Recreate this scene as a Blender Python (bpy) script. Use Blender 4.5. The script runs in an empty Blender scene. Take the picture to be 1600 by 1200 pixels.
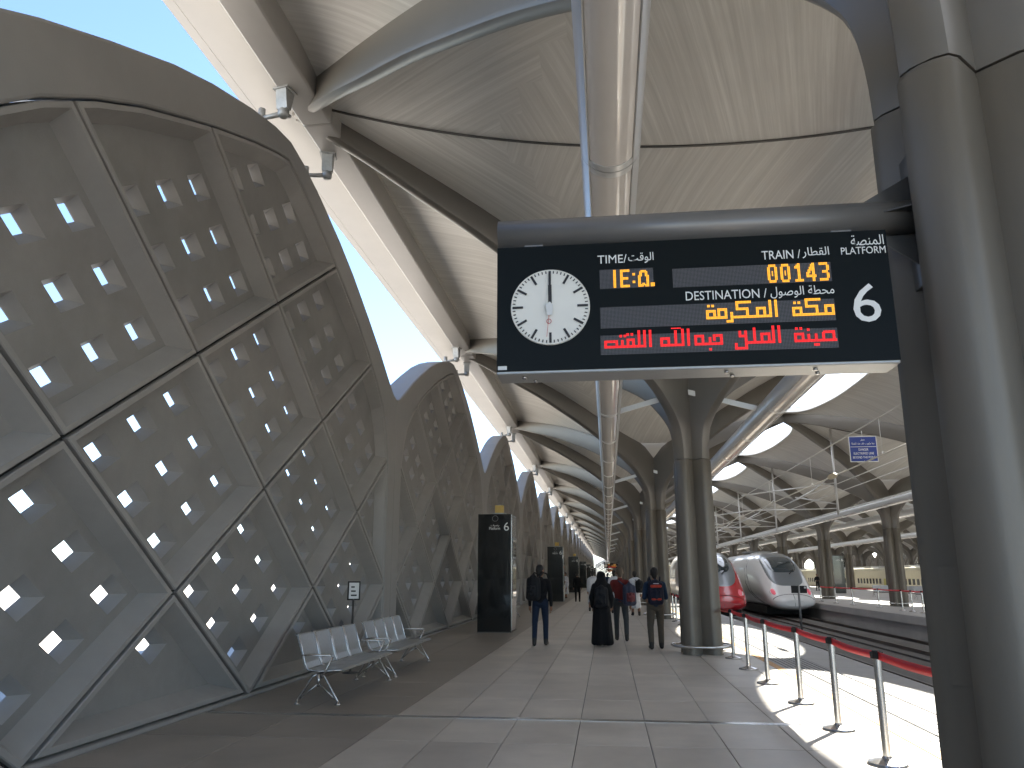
import bpy, bmesh, math, random
import numpy as np
from mathutils import Vector, Matrix
random.seed(7)
rad = math.radians
sc = bpy.context.scene
col = sc.collection

# ------------------------------------------------------------------ camera, sky, sun, exposure
cam = bpy.data.cameras.new("camera"); cam.sensor_width = 36.0; cam.lens = 36.0*1225/1600
cam.clip_start = 0.05; cam.clip_end = 5000
camo = bpy.data.objects.new("camera", cam); col.objects.link(camo)
camo.location = (0, 0, 1.62); camo.rotation_euler = (rad(90+13.717), 0, rad(6.784))
sc.camera = camo
SUN_AZ, SUN_EL = 32.0, 42.0          # azimuth from +Y towards +X
w = bpy.data.worlds.new("World"); sc.world = w; w.use_nodes = True
nt = w.node_tree
sky = nt.nodes.new("ShaderNodeTexSky"); sky.sky_type = 'NISHITA'; sky.sun_disc = False
sky.sun_elevation = rad(SUN_EL); sky.sun_rotation = rad(SUN_AZ)
sky.altitude = 2500; sky.air_density = 1.0; sky.dust_density = 0.3; sky.ozone_density = 2.2
bg = nt.nodes["Background"]; bg.inputs[1].default_value = 0.052
nt.links.new(sky.outputs[0], bg.inputs[0])
sl = bpy.data.lights.new("sun", 'SUN'); sl.energy = 3.8; sl.angle = rad(0.6); sl.color = (1.0, 0.94, 0.84)
so = bpy.data.objects.new("sun", sl); col.objects.link(so)
sd = Vector((math.sin(rad(SUN_AZ))*math.cos(rad(SUN_EL)), math.cos(rad(SUN_AZ))*math.cos(rad(SUN_EL)), math.sin(rad(SUN_EL))))
so.rotation_euler = sd.to_track_quat('Z', 'Y').to_euler(); so.location = (30, 40, 60)
vs = sc.view_settings; vs.view_transform = 'Standard'; vs.look = 'None'; vs.gamma = 1.0; vs.use_curve_mapping = False
vs.exposure = 3.28
try:
    sc.cycles.max_bounces = 12; sc.cycles.diffuse_bounces = 8; sc.cycles.transparent_max_bounces = 12
except Exception: pass

# ------------------------------------------------------------------ helpers
ORD = ['first','second','third','fourth','fifth','sixth','seventh','eighth','ninth','tenth','eleventh','twelfth',
       'thirteenth','fourteenth','fifteenth','sixteenth','seventeenth','eighteenth','nineteenth','twentieth',
       'twenty-first','twenty-second','twenty-third','twenty-fourth']
def tag(o, label=None, cat=None, group=None, kind=None):
    if label: o['label'] = label
    if cat: o['category'] = cat
    if group: o['group'] = group
    if kind: o['kind'] = kind
    return o
def empty(name, loc=(0,0,0), rz=0, label=None, cat=None, group=None):
    o = bpy.data.objects.new(name, None); col.objects.link(o)
    o.location = loc; o.rotation_euler = (0,0,rz); o.empty_display_size = 0.2
    return tag(o, label, cat, group)
def link(name, me, parent=None, loc=(0,0,0), rz=0):
    o = bpy.data.objects.new(name, me); col.objects.link(o)
    o.location = loc; o.rotation_euler = (0,0,rz)
    if parent: o.parent = parent
    return o
def copy_tree(o, parent=None):
    c = o.copy(); col.objects.link(c)
    c.parent = parent
    for ch in list(o.children): copy_tree(ch, c)
    return c

class MB:
    def __init__(s): s.v=[]; s.f=[]; s.m=[]; s.uv=[]; s.sm=[]
    def face(s, idx, m=0, uv=None, sm=False): s.f.append(tuple(idx)); s.m.append(m); s.uv.append(uv); s.sm.append(sm)
    def poly(s, pts, m=0, uv=None, sm=False):
        b=len(s.v); s.v += [tuple(p) for p in pts]; s.face(range(b,b+len(pts)), m, uv, sm)
    def box(s, x0,x1,y0,y1,z0,z1, m=0):
        b=len(s.v)
        s.v += [(x0,y0,z0),(x1,y0,z0),(x1,y1,z0),(x0,y1,z0),(x0,y0,z1),(x1,y0,z1),(x1,y1,z1),(x0,y1,z1)]
        for f in ((3,2,1,0),(4,5,6,7),(0,1,5,4),(1,2,6,5),(2,3,7,6),(3,0,4,7)): s.face([b+i for i in f], m)
    def rings(s, rings, closed=True, caps=True, m=0, sm=True):
        b=len(s.v); n=len(rings[0])
        for r in rings: s.v += [tuple(p) for p in r]
        for i in range(len(rings)-1):
            for j in range(n if closed else n-1):
                k=(j+1)%n
                s.face((b+i*n+j, b+i*n+k, b+(i+1)*n+k, b+(i+1)*n+j), m, None, sm)
        if caps and closed:
            s.face(list(range(b+n-1,b-1,-1)), m); s.face(range(b+(len(rings)-1)*n, b+len(rings)*n), m)
    def tube(s, path, r, n=8, m=0, caps=True, closed=False):
        path=[Vector(p) for p in path]; rs=[]
        R=r if isinstance(r,(list,tuple)) else [r]*len(path)
        up=None
        for i,p in enumerate(path):
            if closed: d=path[(i+1)%len(path)]-path[i-1]
            else: d=path[min(i+1,len(path)-1)]-path[max(i-1,0)]
            d.normalize()
            if up is None:
                a=Vector((0,0,1)) if abs(d.z)<.9 else Vector((0,1,0))
            else: a=up
            u=(a-d*a.dot(d)).normalized(); v=d.cross(u); up=u
            rs.append([p+(u*math.cos(t)+v*math.sin(t))*R[i] for t in [2*math.pi*k/n for k in range(n)]])
        if closed: rs.append(rs[0]); s.rings(rs, True, False, m)
        else: s.rings(rs, True, caps, m)
    def lathe(s, prof, c=(0,0,0), n=20, m=0):
        s.rings([[(c[0]+r*math.cos(2*math.pi*k/n), c[1]+r*math.sin(2*math.pi*k/n), c[2]+z) for k in range(n)] for r,z in prof], True, True, m)
    def prism(s, poly, f0, f1, m=0):
        """poly 2D list; f0,f1 map (a,b)->3D for the two ends"""
        n=len(poly); b=len(s.v)
        s.v += [tuple(f0(*p)) for p in poly]+[tuple(f1(*p)) for p in poly]
        s.face(range(b,b+n),m); s.face(range(b+2*n-1,b+n-1,-1),m)
        for i in range(n):
            j=(i+1)%n; s.face((b+i,b+n+i,b+n+j,b+j),m)
    def mesh(s, name, mats, fix=True):
        me=bpy.data.meshes.new(name); me.from_pydata(s.v,[],s.f)
        for mt in (mats if isinstance(mats,(list,tuple)) else [mats]): me.materials.append(mt)
        me.polygons.foreach_set('material_index', s.m)
        me.polygons.foreach_set('use_smooth', s.sm)
        if any(u is not None for u in s.uv):
            ul=me.uv_layers.new(name='UVMap')
            for p,u in zip(me.polygons,s.uv):
                if u:
                    for li,q in zip(p.loop_indices,u): ul.data[li].uv=q
        if fix:
            bm=bmesh.new(); bm.from_mesh(me); bmesh.ops.recalc_face_normals(bm,faces=bm.faces); bm.to_mesh(me); bm.free()
        me.update(); return me
    def build(s, name, mats, parent=None, loc=(0,0,0), rz=0, fix=True, bevel=0):
        o=link(name, s.mesh(name,mats,fix), parent, loc, rz)
        if bevel:
            b=o.modifiers.new('bevel','BEVEL'); b.width=bevel; b.segments=2; b.limit_method='ANGLE'; b.angle_limit=rad(40)
        return o

# ------------------------------------------------------------------ materials
def mat(name, colr, rough=0.6, metal=0.0, var=0.0, vscale=3.0, bump=0.0, bscale=40.0, rnd=0.0, spec=0.5, coat=0.0, emit=None, es=0.0, coord='Object', stretch=(1,1,1)):
    m=bpy.data.materials.new(name); m.use_nodes=True
    n=m.node_tree.nodes; l=m.node_tree.links; b=n["Principled BSDF"]
    b.inputs['Base Color'].default_value=(*colr,1); b.inputs['Roughness'].default_value=rough
    b.inputs['Metallic'].default_value=metal; b.inputs['Specular IOR Level'].default_value=spec
    b.inputs['Coat Weight'].default_value=coat
    if emit: b.inputs['Emission Color'].default_value=(*emit,1); b.inputs['Emission Strength'].default_value=es
    if var or bump or rnd:
        tc=n.new('ShaderNodeTexCoord'); mp=n.new('ShaderNodeMapping'); mp.inputs['Scale'].default_value=stretch
        if coord=='World':
            g=n.new('ShaderNodeNewGeometry'); l.new(g.outputs['Position'],mp.inputs[0])
        else: l.new(tc.outputs[coord],mp.inputs[0])
    if var or rnd:
        nz=n.new('ShaderNodeTexNoise'); nz.inputs['Scale'].default_value=vscale; nz.inputs['Detail'].default_value=8; nz.inputs['Roughness'].default_value=.65
        l.new(mp.outputs[0],nz.inputs['Vector'])
        mr=n.new('ShaderNodeMapRange'); mr.inputs[1].default_value=.25; mr.inputs[2].default_value=.75
        mr.inputs[3].default_value=1-var; mr.inputs[4].default_value=1+var
        l.new(nz.outputs['Fac'],mr.inputs[0])
        fac=mr.outputs[0]
        if rnd:
            oi=n.new('ShaderNodeObjectInfo'); m2=n.new('ShaderNodeMapRange'); m2.inputs[3].default_value=1-rnd; m2.inputs[4].default_value=1+rnd
            l.new(oi.outputs['Random'],m2.inputs[0]); mu=n.new('ShaderNodeMath'); mu.operation='MULTIPLY'
            l.new(fac,mu.inputs[0]); l.new(m2.outputs[0],mu.inputs[1]); fac=mu.outputs[0]
        vm=n.new('ShaderNodeVectorMath'); vm.operation='SCALE'; vm.inputs[0].default_value=colr; l.new(fac,vm.inputs['Scale'])
        l.new(vm.outputs[0],b.inputs['Base Color'])
        rr=n.new('ShaderNodeMapRange'); rr.inputs[3].default_value=max(.02,rough-.12*min(1,var*4)); rr.inputs[4].default_value=min(1,rough+.12*min(1,var*4))
        l.new(nz.outputs['Fac'],rr.inputs[0]); l.new(rr.outputs[0],b.inputs['Roughness'])
    if bump:
        n2=n.new('ShaderNodeTexNoise'); n2.inputs['Scale'].default_value=bscale; n2.inputs['Detail'].default_value=4
        l.new(mp.outputs[0],n2.inputs['Vector'])
        bp=n.new('ShaderNodeBump'); bp.inputs['Strength'].default_value=bump; bp.inputs['Distance'].default_value=.01
        l.new(n2.outputs['Fac'],bp.inputs['Height']); l.new(bp.outputs[0],b.inputs['Normal'])
    return m

def skin_mat():
    """standing seam roof cladding: fine streaks along UV u"""
    m=bpy.data.materials.new('roof_cladding'); m.use_nodes=True
    n=m.node_tree.nodes; l=m.node_tree.links; b=n["Principled BSDF"]
    uv=n.new('ShaderNodeUVMap'); mp=n.new('ShaderNodeMapping'); mp.inputs['Scale'].default_value=(1,.014,1)
    l.new(uv.outputs[0],mp.inputs[0])
    nz=n.new('ShaderNodeTexNoise'); nz.inputs['Scale'].default_value=11; nz.inputs['Detail'].default_value=5; nz.inputs['Roughness'].default_value=.75
    l.new(mp.outputs[0],nz.inputs['Vector'])
    mp2=n.new('ShaderNodeMapping'); mp2.inputs['Scale'].default_value=(.25,.25,1); l.new(uv.outputs[0],mp2.inputs[0])
    n3=n.new('ShaderNodeTexNoise'); n3.inputs['Scale'].default_value=2; n3.inputs['Detail'].default_value=3; l.new(mp2.outputs[0],n3.inputs['Vector'])
    ad=n.new('ShaderNodeMath'); ad.operation='MULTIPLY_ADD'; ad.inputs[1].default_value=.3; l.new(n3.outputs['Fac'],ad.inputs[0]); l.new(nz.outputs['Fac'],ad.inputs[2])
    cr=n.new('ShaderNodeValToRGB'); e=cr.color_ramp.elements
    e[0].position=.44; e[0].color=(.50,.485,.455,1); e[1].position=.88; e[1].color=(.74,.725,.69,1)
    mid=e.new(.66); mid.color=(.60,.583,.55,1)
    l.new(ad.outputs[0],cr.inputs[0]); l.new(cr.outputs[0],b.inputs['Base Color'])
    b.inputs['Roughness'].default_value=.55
    wv=n.new('ShaderNodeTexWave'); wv.wave_type='BANDS'; wv.bands_direction='X'; wv.inputs['Scale'].default_value=3.2; l.new(uv.outputs[0],wv.inputs['Vector'])
    bp=n.new('ShaderNodeBump'); bp.inputs['Strength'].default_value=.10; bp.inputs['Distance'].default_value=.02
    l.new(wv.outputs['Fac'],bp.inputs['Height']); l.new(bp.outputs[0],b.inputs['Normal'])
    return m

M={}
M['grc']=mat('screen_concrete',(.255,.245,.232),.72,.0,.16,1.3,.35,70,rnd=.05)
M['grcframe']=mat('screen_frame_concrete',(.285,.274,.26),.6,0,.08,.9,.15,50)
M['bevel']=mat('screen_bevel_lit_concrete',(.315,.301,.283),.62,0,.10,1.5,.15,70,rnd=.04)  # rims, reveals and funnels coloured lighter, as if catching more light than the plates
M['gasket']=mat('dark_gasket',(.02,.02,.02),.8)
M['column']=mat('bronze_grey_cladding',(.175,.155,.127),.48,.38,.12,2.2,.05,90,rnd=.04,stretch=(1,1,.18))
M['rib']=mat('rib_cladding',(.205,.189,.167),.40,.42,.07,.8,.04,60)
M['skin']=skin_mat()
M['soffit']=mat('white_soffit',(.62,.60,.565),.6,0,.05,.7)
M['beam']=mat('edge_beam_paint',(.42,.40,.375),.42,.2,.07,1)
M['duct']=mat('silver_housing',(.66,.66,.65),.32,.35,.05,2)
M['lens']=mat('light_diffuser',(.74,.70,.66),.14,0,.03,2,coat=.4)
M['tile']=mat('platform_granite',(.53,.492,.44),.40,0,.24,.9,.10,130,rnd=.085,coord='World')
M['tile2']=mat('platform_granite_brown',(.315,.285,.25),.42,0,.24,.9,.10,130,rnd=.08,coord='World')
M['coping']=mat('coping_stone',(.33,.315,.29),.5,0,.16,1.8,.1,120,rnd=.04,coord='World')
M['joint']=mat('joint_mortar',(.10,.092,.082),.8,0,.2,5)
M['yellow']=mat('yellow_line_tile',(.52,.25,.035),.5,0,.1,3,coord='World')
M['tactile']=mat('tactile_bar',(.07,.07,.068),.5,0,.1,6)
M['slab']=mat('platform_concrete',(.43,.41,.385),.65,0,.14,.6,.2,20,coord='World')
M['trackbed']=mat('trackbed_concrete',(.115,.105,.095),.75,0,.25,.7,.3,8,coord='World')
M['rail']=mat('rail_steel',(.16,.14,.125),.4,.8,.15,3)
M['ground']=mat('sandy_ground',(.46,.43,.39),.9,0,.15,.15,.3,2,coord='World')
M['tube']=mat('sign_tube_paint',(.20,.188,.175),.38,.35,.06,3)
M['steel']=mat('brushed_steel',(.60,.59,.57),.24,.95,.05,6)
M['steeldark']=mat('bracket_steel',(.12,.115,.11),.38,.6,.1,6)
M['black']=mat('gloss_black_panel',(.008,.009,.009),.12,0,0,coat=.6)
M['signblack']=mat('sign_face_black',(.004,.006,.006),.4,spec=.12)
M['signgrey']=mat('sign_housing',(.42,.42,.41),.4,.5,.05,4)
M['sticker']=mat('white_sticker',(.7,.7,.68),.6)
M['print']=mat('white_print',(.84,.83,.79),.6)
M['dial']=mat('clock_dial',(.82,.79,.71),.45,0,.03,8)
M['hand']=mat('clock_hand_black',(.015,.012,.012),.5)
M['redhand']=mat('clock_second_red',(.5,.03,.03),.5)
M['amber']=mat('amber_led',(.5,.2,.01),.5,emit=(1.0,.42,.02),es=.17)
M['redled']=mat('red_led',(.5,.01,.01),.5,emit=(1.0,.010,.012),es=.13)
M['belt']=mat('red_belt',(.74,.014,.026),.5,0,.06,9)
M['chair']=mat('perforated_steel',(.44,.46,.48),.34,.8,.12,30)
M['pole']=mat('signal_post_grey',(.22,.22,.22),.5,.4,.1,4)
M['blue']=mat('blue_enamel',(.008,.03,.24),.4,0,.05,3)
M['wire']=mat('catenary_wire',(.66,.64,.60),.45,.2)
M['cream']=mat('cream_paint',(.62,.58,.44),.42,0,.05,2)
M['insul']=mat('cream_insulator',(.55,.50,.38),.5,0,.1,8)
M['yellowbox']=mat('yellow_beacon',(.62,.42,.10),.4,0,.1,6)
M['cast']=mat('galvanised_casting',(.42,.42,.41),.5,.5,.2,8,.2,30)
M['trainwhite']=mat('train_white_paint',(.78,.78,.78),.26,0,.03,1,coat=.5)
M['trainred']=mat('train_red_paint',(.50,.018,.028),.22,0,.04,1,coat=.5)
M['traingrey']=mat('train_grey_band',(.19,.21,.23),.3,.2,.05,1,coat=.4)
M['trainglass']=mat('train_glass',(.035,.05,.06),.06,0,0,coat=.5)
M['underframe']=mat('underframe_dark',(.018,.017,.016),.7,0,.2,4)
M['taillight']=mat('tail_lens',(.62,.16,.20),.15,0,0,coat=.6,emit=(1,.05,.12),es=.03)
M['lampglass']=mat('lamp_lens',(.6,.6,.6),.1,0,0,coat=.6)
M['winglass']=mat('coach_window',(.05,.055,.055),.12)
M['doorcol']=mat('coach_door_yellow',(.50,.46,.10),.45)
M['tan']=mat('coach_tan_stripe',(.40,.24,.12),.4)
def clothes(n,c,r=.85): return mat(n,c,r,0,.14,14,.25,160,spec=.25)
M['c_black']=clothes('black_cloth',(.009,.009,.010)); M['c_jacket']=clothes('black_jacket',(.010,.010,.012))
M['c_jeans']=clothes('blue_jeans',(.016,.026,.050)); M['c_white']=clothes('white_towelling',(.66,.67,.70))
M['c_red']=clothes('dark_red_jacket',(.14,.022,.020)); M['c_grey']=clothes('grey_trousers',(.050,.055,.060))
M['c_navy']=clothes('navy_shirt',(.016,.034,.070)); M['c_khaki']=clothes('khaki_trousers',(.095,.080,.062))
M['c_bag']=clothes('black_backpack',(.010,.011,.014),.6); M['c_bagnavy']=clothes('navy_backpack',(.012,.014,.030),.6)
M['c_bagred']=clothes('red_backpack_panel',(.42,.05,.03),.6); M['c_bagblue']=clothes('blue_backpack',(.035,.042,.075),.6)
M['c_bagmaroon']=clothes('maroon_backpack_panel',(.13,.03,.035),.6)
M['c_stripe']=clothes('reflective_stripe',(.6,.6,.62),.4)
M['shoe']=mat('dark_shoe',(.018,.016,.015),.5,0,.1,20); M['skin_tone']=mat('skin',(.30,.16,.10),.55,0,.06,20)
M['hair']=mat('dark_hair',(.010,.008,.007),.6,0,.2,60,.4,200); M['hairgrey']=mat('brown_grey_hair',(.10,.072,.05),.6,0,.2,60,.4,200)
M['eye']=mat('eye_dark',(.02,.015,.012),.3); M['lip']=mat('lip',(.25,.09,.075),.5)

def led_panel_mat():
    m=bpy.data.materials.new('led_matrix'); m.use_nodes=True
    n=m.node_tree.nodes; l=m.node_tree.links; b=n["Principled BSDF"]
    tc=n.new('ShaderNodeTexCoord'); mp=n.new('ShaderNodeMapping'); mp.inputs['Scale'].default_value=(1/.007,1/.007,1/.007); l.new(tc.outputs['Object'],mp.inputs[0])
    fr=n.new('ShaderNodeVectorMath'); fr.operation='FRACTION'; l.new(mp.outputs[0],fr.inputs[0])
    sb=n.new('ShaderNodeVectorMath'); sb.operation='SUBTRACT'; sb.inputs[1].default_value=(.5,.5,.5); l.new(fr.outputs[0],sb.inputs[0])
    ml=n.new('ShaderNodeVectorMath'); ml.operation='MULTIPLY'; ml.inputs[1].default_value=(1,0,1); l.new(sb.outputs[0],ml.inputs[0])
    ln=n.new('ShaderNodeVectorMath'); ln.operation='LENGTH'; l.new(ml.outputs[0],ln.inputs[0])
    lt=n.new('ShaderNodeMath'); lt.operation='LESS_THAN'; lt.inputs[1].default_value=.36; l.new(ln.outputs['Value'],lt.inputs[0])
    mx=n.new('ShaderNodeMix'); mx.data_type='RGBA'; mx.inputs[6].default_value=(.012,.012,.012,1); mx.inputs[7].default_value=(.11,.10,.105,1)
    l.new(lt.outputs[0],mx.inputs[0]); l.new(mx.outputs[2],b.inputs['Base Color']); b.inputs['Roughness'].default_value=.5
    return m
M['matrix']=led_panel_mat()
def glass_mat():
    m=bpy.data.materials.new('skylight_glass'); m.use_nodes=True
    n=m.node_tree.nodes; l=m.node_tree.links; out=n['Material Output']; n.remove(n["Principled BSDF"])
    t=n.new('ShaderNodeBsdfTransparent'); t.inputs[0].default_value=(.93,.95,.95,1); g=n.new('ShaderNodeBsdfGlossy'); g.inputs['Roughness'].default_value=.05
    mx=n.new('ShaderNodeMixShader'); mx.inputs[0].default_value=.06
    tl=n.new('ShaderNodeBsdfTranslucent'); tl.inputs[0].default_value=(.92,.93,.92,1); m2=n.new('ShaderNodeMixShader'); m2.inputs[0].default_value=.34
    l.new(t.outputs[0],m2.inputs[1]); l.new(tl.outputs[0],m2.inputs[2])
    l.new(m2.outputs[0],mx.inputs[1]); l.new(g.outputs[0],mx.inputs[2]); l.new(mx.outputs[0],out.inputs[0])
    return m
M['glass']=glass_mat()

# ------------------------------------------------------------------ layout constants
PITCH=14.0; BAY0=11.0; HX=6.8; ROWS=[1.95+13.6*i for i in range(5)]
NB=21                                  # bays down the platform
KMIN=-1
WALLX=-4.95
XFAR=ROWS[-1]+HX

# ------------------------------------------------------------------ ground, platforms, tracks
b=MB(); b.poly([(-900,-600,-1.3),(900,-600,-1.3),(900,1500,-1.3),(-900,1500,-1.3)])
tag(b.build('ground',M['ground']),kind='structure')
b=MB(); b.box(-400,-5.46,-80,700,-1.28,-.12)
tag(b.build('forecourt_pavement',M['ground']),kind='structure')
P1=4.78; P2L=12.57; P2R=32.2; P3L=41.6
plat=MB(); plat.box(-5.44,P1,-40,420,-1.25,-.014)
plat1=tag(plat.build('platform',M['joint']),kind='structure')
b=MB(); b.box(P1-.02,P1+.04,-40,420,-.34,-.03); b.build('platform_nosing',M['slab'],plat1)
for x0,x1 in ((P2L,P2R),(P3L,XFAR+3)):
    b=MB(); b.box(x0,x1,-40,420,-1.25,0.0); b.box(x0-.12 if x0<30 else x0-.12,x0-.002,-40,420,-.34,-.008)
    if x1<40: b.box(x1+.002,x1+.12,-40,420,-.34,-.008)
    o=tag(b.build('platform',M['slab']),kind='structure')
b=MB(); b.box(P1+.05,P2L-.13,-60,420,-1.27,-.96); b.box(P2R+.13,P3L-.13,-60,420,-1.27,-.96)
tb=tag(b.build('track_bed',M['trackbed']),kind='structure')
TRK=[6.42,10.95,33.9,38.6]
for tx in TRK:
    for s_ in (-1,1):
        b=MB(); x=tx+s_*.7525
        b.prism([(-.07,0),(.07,0),(.07,.02),(.012,.05),(.012,.13),(.036,.145),(.036,.18),(-.036,.18),(-.036,.145),(-.012,.13),(-.012,.05),(-.07,.02)],
                lambda a,c:(x+a,-60,-.955+c), lambda a,c:(x+a,420,-.955+c))
        b.build('rail',M['rail'],tb)
    b=MB(); b.box(tx-1.28,tx+1.28,-60,420,-.955,-.90); b.box(tx-.55,tx+.55,-60,420,-.899,-.86)
    b.build('track_plinth',M['trackbed'],tb)

# tiles of platform 6
XE=[-4.93,-3.74,-2.55,-1.82,-1.09,-.36,.37,1.10,1.83,2.56]
YS=[8.36+1.45*k for k in range(-3,11)]
tcache={}
def tile_mesh(wd,dp,matk):
    key=(round(wd,3),round(dp,3),matk)
    if key not in tcache:
        m=MB(); g=.004; c=.006; x=wd/2-g; y=dp/2-g
        lo=[(-x,-y,-.0145),(x,-y,-.0145),(x,y,-.0145),(-x,y,-.0145)]; mi=[(p[0],p[1],-.004) for p in lo]
        hi=[(-x+c,-y+c,0),(x-c,-y+c,0),(x-c,y-c,0),(-x+c,y-c,0)]
        m.rings([lo,mi,hi],True,False,0,False); m.face((8,9,10,11))
        tcache[key]=m.mesh('tile',M[matk])
    return tcache[key]
EDGE=[(2.56,2.95,'tile'),(3.09,3.86,'coping'),(3.86,4.77,'coping')]
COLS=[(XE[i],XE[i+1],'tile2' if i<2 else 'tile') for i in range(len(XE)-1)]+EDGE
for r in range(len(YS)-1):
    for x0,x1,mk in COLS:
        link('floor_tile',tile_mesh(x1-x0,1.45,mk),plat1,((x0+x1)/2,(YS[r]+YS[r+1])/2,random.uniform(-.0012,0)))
for mk,nm in (('tile','floor_tiles_far'),('tile2','floor_tiles_brown'),('coping','coping_tiles_far')):
    b=MB()
    ys=[YS[0]-1.45*(k+1) for k in range(28)]+[YS[-1]+1.45*k for k in range(46)]
    for x0,x1,k in COLS:
        if k!=mk: continue
        for y in ys:
            b.box(x0+.005,x1-.005,y+.005,y+1.445,-.014,0)
        b.box(x0+.005,x1-.005,YS[-1]+1.45*46,420,-.014,0)
    b.build('floor_tiles',M[mk],plat1,fix=False)['kind']='stuff'
b=MB(); b.box(2.955,3.085,-40,420,-.0138,.0005); b.build('yellow_line',M['yellow'],plat1)
b=MB()
for i in range(8):
    x=3.16+.088*i
    y=2.0
    while y<62: b.box(x,x+.022,y,y+.26,-.001,.005); y+=.29
b.build('tactile_bars',M['tactile'],plat1,fix=False)['kind']='stuff'
b=MB(); b.box(-4.9,2.1,9.66,9.78,-.002,.004); b.build('expansion_joint_cover',M['steel'],plat1)

# ------------------------------------------------------------------ perforated screen wall
DY,DZ=2.19,1.428
IN=[(6.47,0),(6.47,2),(6.45,3.4),(6.4,4.2),(6.2,4.8),(5.85,5.35),(5.3,5.8),(4.6,6.25),(3.87,6.65),(3.0,7.05),(2.3,7.36),(1.2,7.8),(.45,8.06),(0,8.18)]
OUT=[(7,0),(7,2),(7,3.4),(7,4.6),(6.995,5.74),(6.72,5.80),(6.25,6.06),(5.45,6.52),(4.5,7.0),(3.4,7.52),(2.5,7.87),(1.4,8.22),(.6,8.42),(0,8.5)]
def clip_half(poly,n,d):
    """keep n.p<=d"""
    out=[]
    for i in range(len(poly)):
        p,q=poly[i],poly[(i+1)%len(poly)]
        a=n[0]*p[0]+n[1]*p[1]-d; c=n[0]*q[0]+n[1]*q[1]-d
        if a<=0: out.append(p)
        if (a<0<c) or (c<0<a):
            t=a/(a-c); out.append((p[0]+(q[0]-p[0])*t,p[1]+(q[1]-p[1])*t))
    return out
def ccw(p): return sum(p[i][0]*p[(i+1)%len(p)][1]-p[(i+1)%len(p)][0]*p[i][1] for i in range(len(p)))/2
def edges_n(poly):
    r=[]
    for i in range(len(poly)):
        p,q=poly[i],poly[(i+1)%len(poly)]; dx,dy=q[0]-p[0],q[1]-p[1]; L=math.hypot(dx,dy)
        if L>1e-6: n=(dy/L,-dx/L); r.append((n,n[0]*p[0]+n[1]*p[1]))
    return r
def clip_poly(poly,clipper,inset=0):
    for n,d in edges_n(clipper):
        poly=clip_half(poly,n,d-inset)
        if len(poly)<3: return []
    return poly
def clean(poly,eps=.1):
    out=[]
    for p in poly:
        if not out or math.hypot(p[0]-out[-1][0],p[1]-out[-1][1])>eps: out.append(p)
    if len(out)>1 and math.hypot(out[0][0]-out[-1][0],out[0][1]-out[-1][1])<=eps: out.pop()
    return out
def inset(poly,d):
    n=len(poly); E=[]
    for i in range(n):
        p,q=poly[i],poly[(i+1)%n]; dx,dy=q[0]-p[0],q[1]-p[1]; L=math.hypot(dx,dy); nn=(dy/L,-dx/L); E.append((nn,nn[0]*p[0]+nn[1]*p[1]-d))
    out=[]
    for i in range(n):
        (a,da),(c,dc)=E[i-1],E[i]; det=a[0]*c[1]-a[1]*c[0]
        if abs(det)<1e-4: out.append((poly[i][0]-a[0]*d,poly[i][1]-a[1]*d))
        else: out.append(((da*c[1]-dc*a[1])/det,(a[0]*dc-c[0]*da)/det))
    return out
BAYPOLY=[(y,z) for y,z in IN]+[(-y,z) for y,z in reversed(IN[:-1])]
BAYPOLY=[(BAYPOLY[0][0],.05)]+BAYPOLY[1:-1]+[(BAYPOLY[-1][0],.05)]
D1,D2=.22,.36
SLIVER={(-3,4),(3,4),(-2,5),(2,5),(-1,6),(1,6)}
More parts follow.
